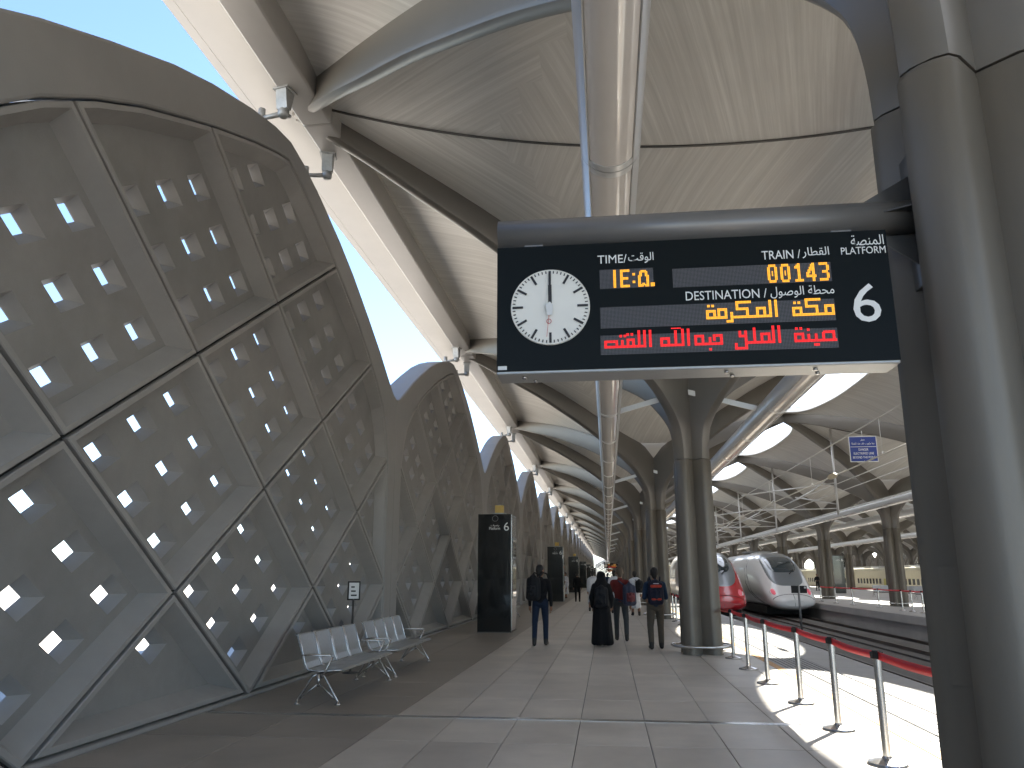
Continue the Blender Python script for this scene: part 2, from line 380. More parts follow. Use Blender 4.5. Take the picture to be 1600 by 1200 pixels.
def panel_geo(mb,ci,cj):
    cy,cz=ci*DY,cj*DZ
    dia=[(cy+DY,cz),(cy,cz+DZ),(cy-DY,cz),(cy,cz-DZ)]
    if (ci,cj) in SLIVER: return False
    if (ci,cj)==(0,5): dia=[(0,cz-DZ),(3*DY,cz+2*DZ),(-3*DY,cz+2*DZ)]
    elif (ci,cj) in ((-1,4),(-2,3)): dia=[dia[0],(dia[1][0]-DY,dia[1][1]+DZ),(dia[2][0]-DY,dia[2][1]+DZ),dia[3]]
    elif (ci,cj) in ((1,4),(2,3)): dia=[(dia[0][0]+DY,dia[0][1]+DZ),(dia[1][0]+DY,dia[1][1]+DZ),dia[2],dia[3]]
    P0=clip_poly(dia,BAYPOLY)
    if len(P0)<3 or ccw(P0)<.03: return False
    P=dia if 6.15<ccw(P0)<6.26 and len(dia)==4 and abs(ccw(dia)-6.255)<.01 else clean(P0,.10)
    if len(P)<3: return False
    A_=ccw(P); P3_=[]
    if A_>.5:
        P3_=clean(clip_poly(P,P,.205 if A_>2.5 else .18 if A_>1.4 else .11),.04)
    if len(P3_)<3 or ccw(P3_)<.04:
        mb.prism(P,lambda y,z:(-.02,y,z),lambda y,z:(-.3,y,z)); return True
    P1_=inset(P,.023); P2_=inset(P,.085)
    X=lambda p,d:(-d,p[0],p[1])
    n=len(P); m3=len(P3_)
    b0=len(mb.v)
    for poly,d in ((P1_,D2),(P1_,.012),(inset(P,.033),0),(P2_,0)): mb.v += [X(p,d) for p in poly]
    for k in range(3):
        for i in range(n):
            j=(i+1)%n; mb.face((b0+k*n+i,b0+k*n+j,b0+(k+1)*n+j,b0+(k+1)*n+i))
    b3=len(mb.v); mb.v += [X(p,D1) for p in P3_]
    fi=[min(range(m3),key=lambda q:(P3_[q][0]-P[i][0])**2+(P3_[q][1]-P[i][1])**2) for i in range(n)]
    for i in range(n):
        j=(i+1)%n; walk=[fi[i]]
        while walk[-1]!=fi[j] and len(walk)<=m3: walk.append((walk[-1]+1)%m3)
        if len(walk)>m3: walk=[fi[i]]
        mb.face([b0+3*n+i,b0+3*n+j]+[b3+q for q in reversed(walk)])
    e1=(DY,DZ); e2=(DY,-DZ)
    W=lambda u,v:(cy+(u-.5)*e1[0]+(v-.5)*e2[0], cz+(u-.5)*e1[1]+(v-.5)*e2[1])
    cs=(.205,.5,.795); ho,hi=.073,.041
    def quad(u0,u1,v0,v1): return [W(u0,v0),W(u1,v0),W(u1,v1),W(u0,v1)]
    def inside(q,poly):
        return all(nn[0]*p[0]+nn[1]*p[1]<=d+.005 for nn,d in edges_n(poly) for p in q)
    holes={}
    for a,u in enumerate(cs):
        for c,v in enumerate(cs):
            if inside(quad(u-ho,u+ho,v-ho,v+ho),P3_): holes[(a,c)]=(u,v)
    for h,depth,poly in ((ho,D1,P3_),(hi,D2,P1_)):
        cuts=[-2]+[q for c in cs for q in (c-h,c+h)]+[3]
        for a in range(7):
            for c in range(7):
                if a%2 and c%2 and (a//2,c//2) in holes: continue
                q=quad(cuts[a],cuts[a+1],cuts[c],cuts[c+1])
                if ccw(q)<0: q=q[::-1]
                q=clip_poly(q,poly)
                if len(q)>=3 and abs(ccw(q))>1e-5: mb.poly([X(p,depth) for p in q],1)
    for (u,v) in holes.values():
        o=quad(u-ho,u+ho,v-ho,v+ho); i_=quad(u-hi,u+hi,v-hi,v+hi)
        b1=len(mb.v); mb.v += [X(p,D1) for p in o]+[X(p,D2-.012) for p in i_]+[X(p,D2) for p in i_]
        for k in range(4):
            j=(k+1)%4; mb.face((b1+k,b1+j,b1+4+j,b1+4+k)); mb.face((b1+4+k,b1+4+j,b1+8+j,b1+8+k))
    return True
def frame_geo(mb):
    pts=list(zip(IN,OUT)); full=pts+[((-i[0],i[1]),(-o[0],o[1])) for i,o in reversed(pts[:-1])]
    rs=[]
    for (iy,iz),(oy,oz) in full:
        if iz==0: iz=oz=-.1
        rs.append([(0.02,iy,iz),(.02,oy,oz),(-.6,oy,oz),(-.6,iy,iz)])
    mb.rings(rs,True,True,0,False)
    mb.box(-.52,.012,-6.46,6.46,-.1,.045)
PAN=[(i,j) for j in range(0,7) for i in range(-3,4) if (i+j)%2==1]
pmesh={}
for i,j in PAN:
    m=MB()
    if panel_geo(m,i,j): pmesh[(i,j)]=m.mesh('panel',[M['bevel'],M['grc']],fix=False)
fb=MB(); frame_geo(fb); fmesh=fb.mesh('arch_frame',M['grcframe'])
gm=MB(); gm.prism(BAYPOLY,lambda a,c:(-.13,a,c),lambda a,c:(-.135,a,c))
# gasket strips that close the joints between panels
def gasket_mesh():
    m=MB()
    done=set()
    for (i,j) in pmesh:
        for (n0,n1) in (((i-1,j),(i,j+1)),((i,j+1),(i+1,j)),((i+1,j),(i,j-1)),((i,j-1),(i-1,j))):
            key=tuple(sorted((n0,n1)))
            if key in done: continue
            done.add(key)
            mid=((n0[0]+n1[0])/2,(n0[1]+n1[1])/2); other=(round(2*mid[0]-i),round(2*mid[1]-j))
            if other in SLIVER: continue
            a=(n0[0]*DY,n0[1]*DZ); c=(n1[0]*DY,n1[1]*DZ); L=math.hypot(c[0]-a[0],c[1]-a[1]); nx,nz=-(c[1]-a[1])/L*.0225,(c[0]-a[0])/L*.0225
            q=[(a[0]+nx,a[1]+nz),(a[0]-nx,a[1]-nz),(c[0]-nx,c[1]-nz),(c[0]+nx,c[1]+nz)]
            if ccw(q)<0: q=q[::-1]
            q=clip_poly(q,BAYPOLY)
            if len(q)>=3: m.prism(q,lambda y,z:(-.06,y,z),lambda y,z:(-.32,y,z))
    return m.mesh('joint_gasket',M['gasket'])
gkm=gasket_mesh()
far=MB(); frame_geo(far)
for i,j in PAN: panel_geo(far,i,j)
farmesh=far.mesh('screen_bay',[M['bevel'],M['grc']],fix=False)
for k in range(KMIN,NB):
    y=BAY0+PITCH*k
    lab=('arched perforated screen wall bay standing behind the steel benches' if k==0 else
         'arched perforated screen wall bay rising behind the tall kiosk with yellow beacon' if k==1 else
         f'arched perforated screen wall bay, {ORD[k-1]} one beyond the steel benches' if k>0 else
         'arched perforated screen wall bay before the steel benches')
    t=empty('screen_wall',(WALLX,y,0),0,lab,'wall','perforated screen wall bays along the platform')
    if -1<=k<=4:
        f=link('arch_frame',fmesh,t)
        bv=f.modifiers.new('bevel','BEVEL'); bv.width=.035; bv.segments=2; bv.limit_method='ANGLE'; bv.angle_limit=rad(50)
        link('joint_gasket',gkm,t)
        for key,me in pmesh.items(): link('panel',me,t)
    else:
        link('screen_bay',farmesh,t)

for k in range(1,16):
    t=empty('screen_wall',(XFAR+.1,BAY0+PITCH*k,0),math.pi,'arched perforated screen wall bay on the far side of the station beyond the cream train','wall','far screen wall bays')
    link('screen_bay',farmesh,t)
for k in range(5):
    t=empty('screen_wall',(ROWS[0]-HX+PITCH*k+7,BAY0+PITCH*NB+3,0),-math.pi/2,'arched perforated screen bay closing the far end of the station','wall','end screen wall bays')
    link('screen_bay',farmesh,t)
# ------------------------------------------------------------------ tree columns
LD=math.hypot(HX,7.0)
BOT=[(.0455,4.12),(.047,4.45),(.053,4.8),(.069,5.08),(.095,5.38),(.125,5.66),(.18,6.0),(.30,6.6),(.40,7.05),(.52,7.5),(.63,7.88),(.75,8.22),(.87,8.57),(1.0,8.87)]
TOP=[(.0,4.12),(.0,4.6),(.0,5.2),(.0,5.8),(.02,6.3),(.10,6.75),(.18,6.98),(.30,7.4),(.40,7.78),(.52,8.2),(.63,8.5),(.75,8.78),(.87,9.03),(1.0,9.3)]
def catmull(P,n):
    P=[Vector(p) for p in P]; out=[]
    for i in range(len(P)-1):
        p0=P[max(i-1,0)];p1=P[i];p2=P[i+1];p3=P[min(i+2,len(P)-1)]
        for k in range(n):
            t=k/n; out.append(.5*((2*p1)+(p2-p0)*t+(2*p0-5*p1+4*p2-p3)*t*t+(3*p1-p0-3*p2+p3)*t**3))
    out.append(P[-1]); return out
RT_S=[p[0] for p in TOP[5:]]; RT_Z=[p[1] for p in TOP[5:]]
def ribtop(s): return float(np.interp(s,RT_S,RT_Z))
def rib_mesh():
    m=MB(); B=catmull(BOT,3); T=catmull(TOP,3); rs=[]
    for i,(bp,tp) in enumerate(zip(B,T)):
        wv=.15-.035*min(1,bp[0]); bw=Vector((bp[0]*LD,0,bp[1])); tw=Vector((max(tp[0],0)*LD,0,tp[1]))
        d=(bw-tw); L=d.length; d/=L; r=min(.1,L*.3); lat=Vector((0,1,0))
        rs.append([tw+lat*wv, bw-d*r+lat*wv, bw-d*r*.35+lat*wv*.82, bw-d*.01+lat*wv*.4, bw-d*.01-lat*wv*.4, bw-d*r*.35-lat*wv*.82, bw-d*r-lat*wv, tw-lat*wv])
    m.rings(rs,True,True,0,True)
    me=m.mesh('rib',M['rib'])
    return me
ribme=rib_mesh()
for me_ in (ribme,):
    for p in me_.polygons:
        if p.area>.0 and abs(p.normal.y)>.93: p.use_smooth=False
def shaft_ring(z,sc_,wv=.15,tip=.465):
    pts=[]
    for q in range(4):
        a=rad(45+90*q); u=Vector((math.cos(a),math.sin(a),0)); v=Vector((-u.y,u.x,0)); r=.095
        for along,lat in ((wv*1.0,-wv),(tip-r,-wv),(tip-r*.4,-wv*.86),(tip-.012,-wv*.45),(tip,0),(tip-.012,wv*.45),(tip-r*.4,wv*.86),(tip-r,wv)):
            p=(u*along+v*lat)*sc_; pts.append((p.x,p.y,z))
    return pts
def shaft_mesh():
    m=MB(); m.rings([shaft_ring(0,1.07),shaft_ring(1.4,1.04),shaft_ring(2.8,1.015),shaft_ring(4.08,1.0),shaft_ring(4.10,.985)],True,True,0,True)
    m.rings([shaft_ring(4.095,.95),shaft_ring(4.13,.95)],True,False,0,True)
    return m.mesh('shaft',M['column'])
shaftme=shaft_mesh()
try:
    shaftme.set_sharp_from_angle(angle=rad(50)); ribme.set_sharp_from_angle(angle=rad(45))
except Exception: pass
def ring_mesh():
    m=MB(); n=32; path=[]
    for k in range(n):
        a=2*math.pi*k/n; path.append((.62*math.copysign(abs(math.cos(a))**.75,math.cos(a)),.62*math.copysign(abs(math.sin(a))**.75,math.sin(a)),.17))
    m.tube(path,.028,8,closed=True)
    for a in (0,90,180,270):
        c,s_=math.cos(rad(a)),math.sin(rad(a)); m.tube([(c*.62,s_*.62,.17),(c*.18,s_*.18,.17)],.018,6)
    return m.mesh('bumper_ring',M['steel'])
ringme=ring_mesh()
def pend_mesh():
    # plate closing the throat between two neighbouring ribs, top edge at the start of the vault
    m=MB(); x=.1*HX; y=.1*7.0; z=6.78
    for s_ in (1,-1):
        m.poly([(x*.95,s_*y,z),(-x*.95,s_*y,z),(0,s_*.12,6.1)]); m.poly([(x*.95,s_*(y-.03),z+.03),(-x*.95,s_*(y-.03),z+.03),(0,s_*.09,6.13)])
    for s_ in (1,-1):
        m.poly([(s_*x,y*.95,z),(s_*x,-y*.95,z),(s_*.12,0,6.1)])
    return m.mesh('throat_plate',M['skin'],fix=False)
pendme=pend_mesh()
full=MB()
def tree(x,y,label,group,detail):
    t=empty('tree_column',(x,y,0),0,label,'column',group)
    link('shaft',shaftme,t)
    for ang in (math.atan2(7,HX),math.pi-math.atan2(7,HX),math.pi+math.atan2(7,HX),-math.atan2(7,HX)):
        link('rib',ribme,t,(0,0,.02),ang)
    link('throat_plate',pendme,t)
    if detail: link('bumper_ring',ringme,t)
    return t
for r,x in enumerate(ROWS):
    for k in range(-1,NB+1):
        y=4+PITCH*k
        if r==0:
            lab=('fluted bronze grey tree column carrying the departure board bracket' if k==0 else
                 'fluted tree column behind the departure board column' if k<0 else
                 f'fluted tree column on platform 6, {ORD[k-1]} past the departure board column')
            g='tree columns along platform 6'
        elif r==1:
            lab=f'dark tree column on the platform across the tracks, {ORD[k+1]} along its near row'; g='tree columns across the tracks'
        elif r==2:
            lab=f'tree column on the platform across the tracks, {ORD[k+1]} along its far row by the cream train'; g='tree columns by the cream train'
        else:
            lab=('tree column of the row just beyond the cream train' if r==3 else 'tree column of the farthest row beyond the cream train'); g='far tree columns %d'%r
        if r>=1 and k<0: continue
        t=tree(x,y,lab,g,r<3 and k<9)
        if r==0 and k in (0,1):
            u=Vector((-.7071,.7071,0)); v=Vector((-.7071,-.7071,0)); m=MB()
            m.prism([(.17,1.12),(.345,1.12),(.345,1.66),(.17,1.66)],lambda a,c:u*a+v*.158+Vector((0,0,c)),lambda a,c:u*a+v*.1625+Vector((0,0,c)))
            m.build('access_hatch',M['column'],t)

# ------------------------------------------------------------------ canopy: vault panels, skylights, edge beams
canopy=empty('station_canopy',(0,0,0),0,'beige vaulted roof canopy with oval skylights over platforms and tracks','roof')
def seam(a): return 8.02+1.26*a*a
def vault1():
    """diamond between two neighbouring columns of a row; local origin at its centre"""
    m=MB(); NA,NB_=36,10
    def pt(a,t):
        bm=min(1-abs(a),.9); z=ribtop(max(abs(a),.1)); z=z+(seam(a)-z)*(1-t*t)
        return (a*HX, t*bm*7.0, z-.03)
    for i in range(-NA//2,NA//2):
        a0,a1=i/(NA/2)*.995,(i+1)/(NA/2)*.995
        for j in range(-NB_,NB_):
            t0,t1=j/NB_,(j+1)/NB_
            q=[pt(a0,t0),pt(a1,t0),pt(a1,t1),pt(a0,t1)]
            ac=abs((a0+a1)/2); bc=abs((t0+t1)/2)*min(1-ac,.9)
            if ac>.5-.35*bc: uv=[((abs(p[0])/HX+abs(p[1])/7)*7.0,p[0]) for p in q]
            else: uv=[(p[0]*.95+abs(p[1])*.25,p[1]) for p in q]
            m.poly(q,0,uv,True)
    me=m.mesh('vault_panel',M['skin'],fix=False)
    bm=bmesh.new(); bm.from_mesh(me); bmesh.ops.remove_doubles(bm,verts=bm.verts,dist=.002); bmesh.ops.dissolve_degenerate(bm,edges=bm.edges,dist=.001); bm.to_mesh(me); bm.free()
    return me
SKA,SKB=1.45,6.2
def ridge(b_): return 9.30+.12*(1-b_*b_)
def vault2(side=0,skylight=True):
    """diamond between rows; columns at +-HX in x, crossings at +-7 in y. side=0 both halves"""
    m=MB(); NBB,NT=40,9
    def lens(y): return SKA*math.sqrt(max(0,1-(y/SKB)**2)) if skylight else 0.0
    def pt(b_,f,s_):
        y=b_*7.0; am=min(1-abs(b_),.9)*HX; x0=lens(y); x=x0+(am-x0)*f; t=x/am if am>1e-6 else 0
        z0=ribtop(max(abs(b_),.1)); z=z0+(ridge(b_)-z0)*(1-t*t)
        return (s_*x,y,z-.03)
    for s_ in ((-1,1) if side==0 else (side,)):
        for i in range(NBB):
            b0,b1=-.995+1.99*i/NBB,-.995+1.99*(i+1)/NBB
            for j in range(NT):
                f0,f1=j/NT,(j+1)/NT
                q=[pt(b0,f0,s_),pt(b1,f0,s_),pt(b1,f1,s_),pt(b0,f1,s_)]
                m.poly(q,0,[(p[1]*.7,p[0]) for p in q],True)
    me=m.mesh('vault_panel',M['skin'],fix=False)
    bm=bmesh.new(); bm.from_mesh(me); bmesh.ops.remove_doubles(bm,verts=bm.verts,dist=.002); bmesh.ops.dissolve_degenerate(bm,edges=bm.edges,dist=.001); bm.to_mesh(me); bm.free()
    return me
v1=vault1(); v2=vault2(); vL=vault2(1,False); vR=vault2(-1,False)
def sky_meshes():
    m=MB(); n=48; rs=[]
    def zz(t):
        y=SKB*math.sin(t); x=SKA*abs(math.cos(t)); b_=abs(y/7); am=min(1-b_,.9)*HX; z0=ribtop(max(b_,.1)); return z0+(ridge(b_)-z0)*(1-(x/am)**2)-.03
    ang=[2*math.pi*k/n for k in range(n)]
    el=lambda o,h:[((SKA+o)*math.cos(t),(SKB+o)*math.sin(t),zz(t)+h) for t in ang]
    m.rings([el(-.04,-.07),el(-.04,.18),el(.10,.18),el(.10,-.09),el(-.04,-.07)],True,False,0,True)
    fr=m.mesh('skylight_frame',M['soffit'])
    g=MB(); g.poly([(x,y,z) for x,y,z in el(-.04,.16)]); gl=g.mesh('skylight_pane',M['glass'])
    return fr,gl
skf,skp=sky_meshes()
bm_=MB()
def seam_mesh():
    m=MB(); m.tube([(a*HX,0,seam(a)-.045) for a in [i/20 for i in range(-19,20)]],.022,6); return m.mesh('seam_cable',M['steeldark'])
seamme=seam_mesh()
LDARK=None
for k in range(KMIN,NB):
    y=BAY0+PITCH*k
    for r,x in enumerate(ROWS):
        v=link('vault_panel',v1,canopy,(x,y,0))
        if k<8 and r<2: link('seam_cable',seamme,v)
    for r,x in enumerate(ROWS[:-1]):
        v=link('vault_panel',v2,canopy,(x+HX,y+7,0))
        f=link('skylight',skf,v); link('pane',skp,v)
    link('vault_panel',vL,canopy,(ROWS[0]-HX,y+7,0))
    link('vault_panel',vR,canopy,(XFAR,y+7,0))
Y0,Y1=BAY0+PITCH*KMIN,BAY0+PITCH*(NB)
for xs,s_ in ((ROWS[0]-HX,1),(XFAR,-1)):
    for k in range(KMIN if s_>0 else 0,NB):
        y=BAY0+PITCH*k
        b=MB()
        xa,xb=sorted((xs+.08*s_,xs+.58*s_)); b.box(xa,xb,y+.01,y+PITCH-.01,8.78,9.27)
        b.build('edge_beam',M['beam'],canopy,bevel=.03)
        b=MB(); xa,xb=sorted((xs-.62*s_,xs+.075*s_)); b.box(xa,xb,y+.006,y+PITCH-.006,8.98,9.20)
        xa,xb=sorted((xs-.78*s_,xs-.635*s_)); b.box(xa,xb,y+.006,y+PITCH-.006,8.99,9.24)
        b.build('edge_soffit',M['soffit'],canopy)
b=MB()
# outer weather skin above the vaults at the edge strip, keeps sun off the gap between beam and vault
for xs,s_ in ((ROWS[0]-HX,1),(XFAR,-1)):
    xa,xb=sorted((xs-.7*s_,xs+.6*s_)); b.box(xa,xb,Y0,Y1,9.28,9.33)
b.build('roof_flashing',M['soffit'],canopy)

# joints between wall crowns and roof edge
def joint_mesh():
    m=MB()
    m.prism([(-.11,.30),(.11,.30),(.075,.10),(.05,0),(-.05,0),(-.075,.10)],lambda a,c:(.09,a,c),lambda a,c:(-.09,a,c))
    m.lathe([(.0,-.13),(.05,-.13),(.085,-.09),(.085,-.02),(.05,.02),(0,.02)],(0,0,0),14)
    m.tube([(0,0,-.06),(-.22,-.02,-.08),(-.40,-.04,-.09)],[.045,.038,.03],8)
    m.tube([(-.36,-.04,-.20),(-.36,-.04,.06)],.055,10)
    m.box(-.13,.13,-.13,.13,.30,.325)
    m.tube([(.03,.085,-.05),(.03,.12,-.05)],.03,8)
    return m.mesh('crown_joint',M['cast'])
jme=joint_mesh()
for k in range(0,10):
    for s_ in (-1,1):
        o=link('crown_joint',jme,None,(WALLX+.28,BAY0+PITCH*k+s_*.95,8.455),rad(12*s_))
        if k<1: lab=('cast joint from wall crown to roof beam above the steel benches' if k==0 else 'cast joint above the wall bay before the steel benches')
        else: lab=f'cast joint at the {ORD[k-1]} screen wall crown past the benches'
        lab+=', kiosk side one' if s_>0 else ', departure board side one'
        tag(o,lab,'bracket','cast joints between wall and roof')

# ------------------------------------------------------------------ tubular light ducts
def duct_seg(L):
    hs=MB(); r=.25; n=28; a0,a1=rad(-90+48),rad(270-48)
    ang=[a0+(a1-a0)*k/n for k in range(n+1)]
    prof=[(r*math.cos(a),r*math.sin(a)) for a in ang]
    inner=[(.235*math.cos(a),.235*math.sin(a)) for a in ang]
    rp=prof+inner[::-1]
    hs.rings([[(x,y,z) for x,z in rp] for y in (.006,L-.006)],True,True,0,True)
    for y0,y1 in ((.006,.09),(L-.09,L-.006)):
        b0=[(.243*math.cos(a),.243*math.sin(a)) for a in [rad(-90-47.5+95*k/10) for k in range(11)]]
        b1=[(x*.95,z*.95) for x,z in b0][::-1]
        hs.rings([[(x,y,z) for x,z in b0+b1] for y in (y0,y1)],True,True,0,True)
    ln=MB(); p0=[(.236*math.cos(a),.236*math.sin(a)) for a in [rad(-90-47+94*k/14) for k in range(15)]]
    p1=[(x*.96,z*.96) for x,z in p0][::-1]
    ln.rings([[(x,y,z) for x,z in p0+p1] for y in (.092,L-.092)],True,True,0,True)
    a=hs.mesh('housing',M['duct']); c=ln.mesh('diffuser',M['lens'])
    for me in (a,c):
        try: me.set_sharp_from_angle(angle=rad(35))
        except Exception: pass
    return a,c
dh,dl=duct_seg(3.5); dhL,dlL=duct_seg(140.0)
strut=MB(); strut.prism([(0,0),(1.5,.42),(1.5,.54),(0,.12)],lambda a,c:(a,-.02,c),lambda a,c:(a,.02,c)); strutme=strut.mesh('strut',M['duct'])
for x,lab,s_ in ((.12,'long silver tubular light running above platform 6 on the wall side of the columns',1),
              (3.62,'long silver tubular light above the platform 6 edge on the track side',-1),
              (13.75,'long silver tubular light along the near edge of the platform across the tracks',1),
              (17.35,'long silver tubular light above the middle of the platform across the tracks',-1),
              (27.3,'long silver tubular light beside the far column row near the cream train',1)):
    d=empty('tubular_light',(x,0,5.13),0,lab,'light','tubular lights slung beside the column rows')
    y=-1.0
    while y<110: link('housing',dh,d,(0,y,0)); link('diffuser',dl,d,(0,y,0)); y+=3.5
    while y<280: link('housing',dhL,d,(0,y,0)); link('diffuser',dlL,d,(0,y,0)); y+=140
    for k in range(0,10):
        o=link('strut',strutme,d,(s_*.2,4+PITCH*k-.32,.05),0 if s_>0 else math.pi)

# ------------------------------------------------------------------ departure board
def text_mesh(body,size,align='LEFT'):
    c=bpy.data.curves.new('text','FONT'); c.body=body; c.size=size; c.align_x=align; c.extrude=.0008; c.resolution_u=3
    o=bpy.data.objects.new('text',c); col.objects.link(o)
    dg=bpy.context.evaluated_depsgraph_get(); me=bpy.data.meshes.new_from_object(o.evaluated_get(dg)); 
    bpy.data.objects.remove(o); bpy.data.curves.remove(c); return me
def text_obj(name,body,x0,z0,w_,h_,mt,parent,y):
    """fit text into a box on a wall facing -Y (x right, z up)"""
    me=text_mesh(body,1.0); co=np.array([v.co[:] for v in me.vertices]); mn=co.min(0); mx=co.max(0)
    sx=w_/(mx[0]-mn[0]); sz=h_/(mx[1]-mn[1])
    for v in me.vertices:
        x,yy,zz=v.co; v.co=(x0+(x-mn[0])*sx, y-zz, z0+(yy-mn[1])*sz)
    me.materials.clear(); me.materials.append(mt); me.update()
    return link(name,me,parent)
AR=dict(time='\uFE96\uFED7\uFEEE\uFEDF\uFE8D', train='\uFEAD\uFE8E\uFEC4\uFED8\uFEDF\uFE8D', dest='\uFEDD\uFEEE\uFEBB\uFEEE\uFEDF\uFE8D \uFE94\uFEC4\uFEA4\uFEE3',
        plat='\uFE94\uFEBC\uFEE8\uFEE4\uFEDF\uFE8D', rasif='\uFED2\uFEF4\uFEBB\uFEAD', danger='\uFEAE\uFEC4\uFEA7', dline='\uFE94\uFEC4\uFED8\uFEE8\uFEDF\uFE8D \uFEE9\uFEAC\uFEEB \uFED2\uFEE0\uFEA7 \uFE8F\uFEAE\uFEEC\uFEDC\uFEE3 \uFEC2\uFEA7')
def fillr(S,x0,x1,y0,y1):
    for x in range(x0,x1+1):
        for y in range(y0,y1+1): S.add((x,y))
def ringr(S,x0,x1,y0,y1,t=2):
    fillr(S,x0,x1,y0,y0+t-1); fillr(S,x0,x1,y1-t+1,y1); fillr(S,x0,x0+t-1,y0,y1); fillr(S,x1-t+1,x1,y0,y1)
def digit(S,d,x):
    if d=='0':
        for r in ((x+1,x+5,0,1),(x+1,x+5,12,13),(x,x+1,2,11),(x+5,x+6,2,11),(x+3,x+3,5,8)): fillr(S,*r)
    if d=='1': fillr(S,x+3,x+4,0,13); fillr(S,x+1,x+6,0,1); fillr(S,x+1,x+2,10,11); fillr(S,x+2,x+3,11,12)
    if d=='4':
        fillr(S,x+4,x+5,0,13); fillr(S,x,x+6,3,4)
        for i in range(9): fillr(S,x+i//2,x+i//2+1,4+i,5+i)
    if d=='3':
        fillr(S,x,x+5,0,1); fillr(S,x,x+5,12,13); fillr(S,x+2,x+5,6,7); fillr(S,x+5,x+6,2,5); fillr(S,x+5,x+6,8,11)
def meem(S,x): ringr(S,x,x+6,0,7)
def kaf(S,x): fillr(S,x,x+10,11,12); fillr(S,x,x+1,6,12); fillr(S,x,x+8,6,7); fillr(S,x+7,x+8,0,7)
def tah(S,x): ringr(S,x,x+6,0,6); fillr(S,x+1,x+2,9,10); fillr(S,x+4,x+5,9,10)
def led(S,name,mt,parent,x0,z0,y,p=.007):
    m=MB()
    for (cx,cy) in sorted(S):
        x=x0+cx*p; z=z0+cy*p; g=p*.10
        m.poly([(x+g,y,z+g),(x+p-g,y,z+g),(x+p-g,y,z+p-g),(x+g,y,z+p-g)])
    o=m.build(name,mt,parent,fix=False); o['kind']='stuff'; return o
def departure_board(loc,label,full=True):
    t=empty('departure_board',loc,0,label,'sign','departure boards on the columns')
    # local frame: x as in world minus 0, front face y=0, z as measured minus 0
    b=MB(); b.box(-.538,1.436,.004,.20,2.618,3.313); b.build('housing',M['signgrey'],t,bevel=.006)
    b=MB(); b.box(-.536,1.434,-.004,.0035,2.632,3.311); b.build('face',M['signblack'],t)
    b=MB(); b.prism([(-.53,.20),(1.42,.20),(1.36,.24),(-.45,.24)],lambda a,c:(a,c,2.64),lambda a,c:(a,c,3.29)); b.build('rear_cover',M['signgrey'],t)
    b=MB(); b.tube([(-.545,.14,3.435),(1.66,.14,3.435)],.090,24); b.box(-.40,-.30,.09,.19,3.30,3.37); b.box(1.2,1.3,.09,.19,3.30,3.37)
    tb_=b.build('support_tube',M['tube'],t)
    b=MB()
    b.prism([(1.36,3.52),(1.64,3.68),(1.64,3.50)],lambda a,c:(a,.155,c),lambda a,c:(a,.165,c))
    b.prism([(1.40,3.36),(1.64,3.18),(1.64,3.37)],lambda a,c:(a,.155,c),lambda a,c:(a,.165,c))
    b.prism([(1.40,.085),(1.64,-.06),(1.64,.085)],lambda a,c:(a,c,3.43),lambda a,c:(a,c,3.44))
    b.box(1.64,1.662,-.02,.34,3.06,3.80)
    for yy in (.02,.30):
        for zz in (3.12,3.32,3.54,3.74): b.tube([(1.625,yy,zz),(1.641,yy,zz)],.014,8)
    b.build('bracket',M['steeldark'],t,bevel=.003)
    b=MB(); n=64
    cx,cz,R_=-.258,2.968,.205
    b.rings([[(cx+R_*q*math.cos(2*math.pi*k/n),yy,cz+R_*q*math.sin(2*math.pi*k/n)) for k in range(n)] for q,yy in ((1,.002),(1,-.012),(.985,-.016),(.97,-.014))],True,True,0,False)
    dial=b.build('clock_dial',M['dial'],t)
    b=MB()
    for k in range(60):
        a=2*math.pi*k/60; big=k%5==0; r1=.195; r0=.140 if big else .181; hw=.0062 if big else .0028
        u=(math.sin(a),math.cos(a)); v=(u[1],-u[0])
        b.poly([(cx+u[0]*r+v[0]*h,-.0185,cz+u[1]*r+v[1]*h) for r,h in ((r0,-hw),(r1,-hw),(r1,hw),(r0,hw))])
    b.build('hour_marks',M['hand'],dial)
    b=MB(); b.box(cx-.0062,cx+.0062,-.026,-.022,cz-.03,cz+.178); b.build('minute_hand',M['hand'],dial)
    b=MB(); b.box(cx-.009,cx+.009,-.0215,-.0192,cz-.025,cz+.118); b.build('hour_hand',M['hand'],dial)
    b=MB(); b.prism([(-.0012,0),(.0012,0),(-.017,-.165),(-.019,-.165)],lambda a,c:(cx+a,-.029,cz+c),lambda a,c:(cx+a,-.027,cz+c))
    b.tube([(cx+.012*math.cos(q)-.006,-.028,cz-.083+.012*math.sin(q)) for q in [k*math.pi/6 for k in range(-4,9)]],.0016,5); b.build('second_hand',M['redhand'],dial)
    b=MB(); b.prism([(-.022,.008),(.0,.022),(.016,.004),(.012,-.05),(-.014,-.052)],lambda a,c:(cx+a,-.033,cz+c),lambda a,c:(cx+a,-.030,cz+c)); b.build('hub_sticker',M['sticker'],dial)
    for nm,x0,x1,z0,z1 in (('time',0,.275,3.056,3.161),('train',.372,1.152,3.048,3.150),('dest',-.002,1.152,2.842,2.956),('news',-.004,1.152,2.702,2.804)):
        b=MB(); b.poly([(x0,-.006,z0),(x1,-.006,z0),(x1,-.006,z1),(x0,-.006,z1)]); b.build('led_panel',M['matrix'],t)
    S=set()   # time
    fillr(S,0,1,0,13)
    for r in ((5,11,0,1),(5,6,1,6),(5,10,6,7),(5,6,7,12),(5,11,12,13)): fillr(S,*r)
    fillr(S,14,15,3,4); fillr(S,14,15,9,10)
    for r in ((18,19,1,8),(24,25,1,8),(18,21,0,1),(23,25,0,1),(21,22,1,2),(19,20,8,11),(23,24,8,11),(20,23,11,12)): fillr(S,*r)
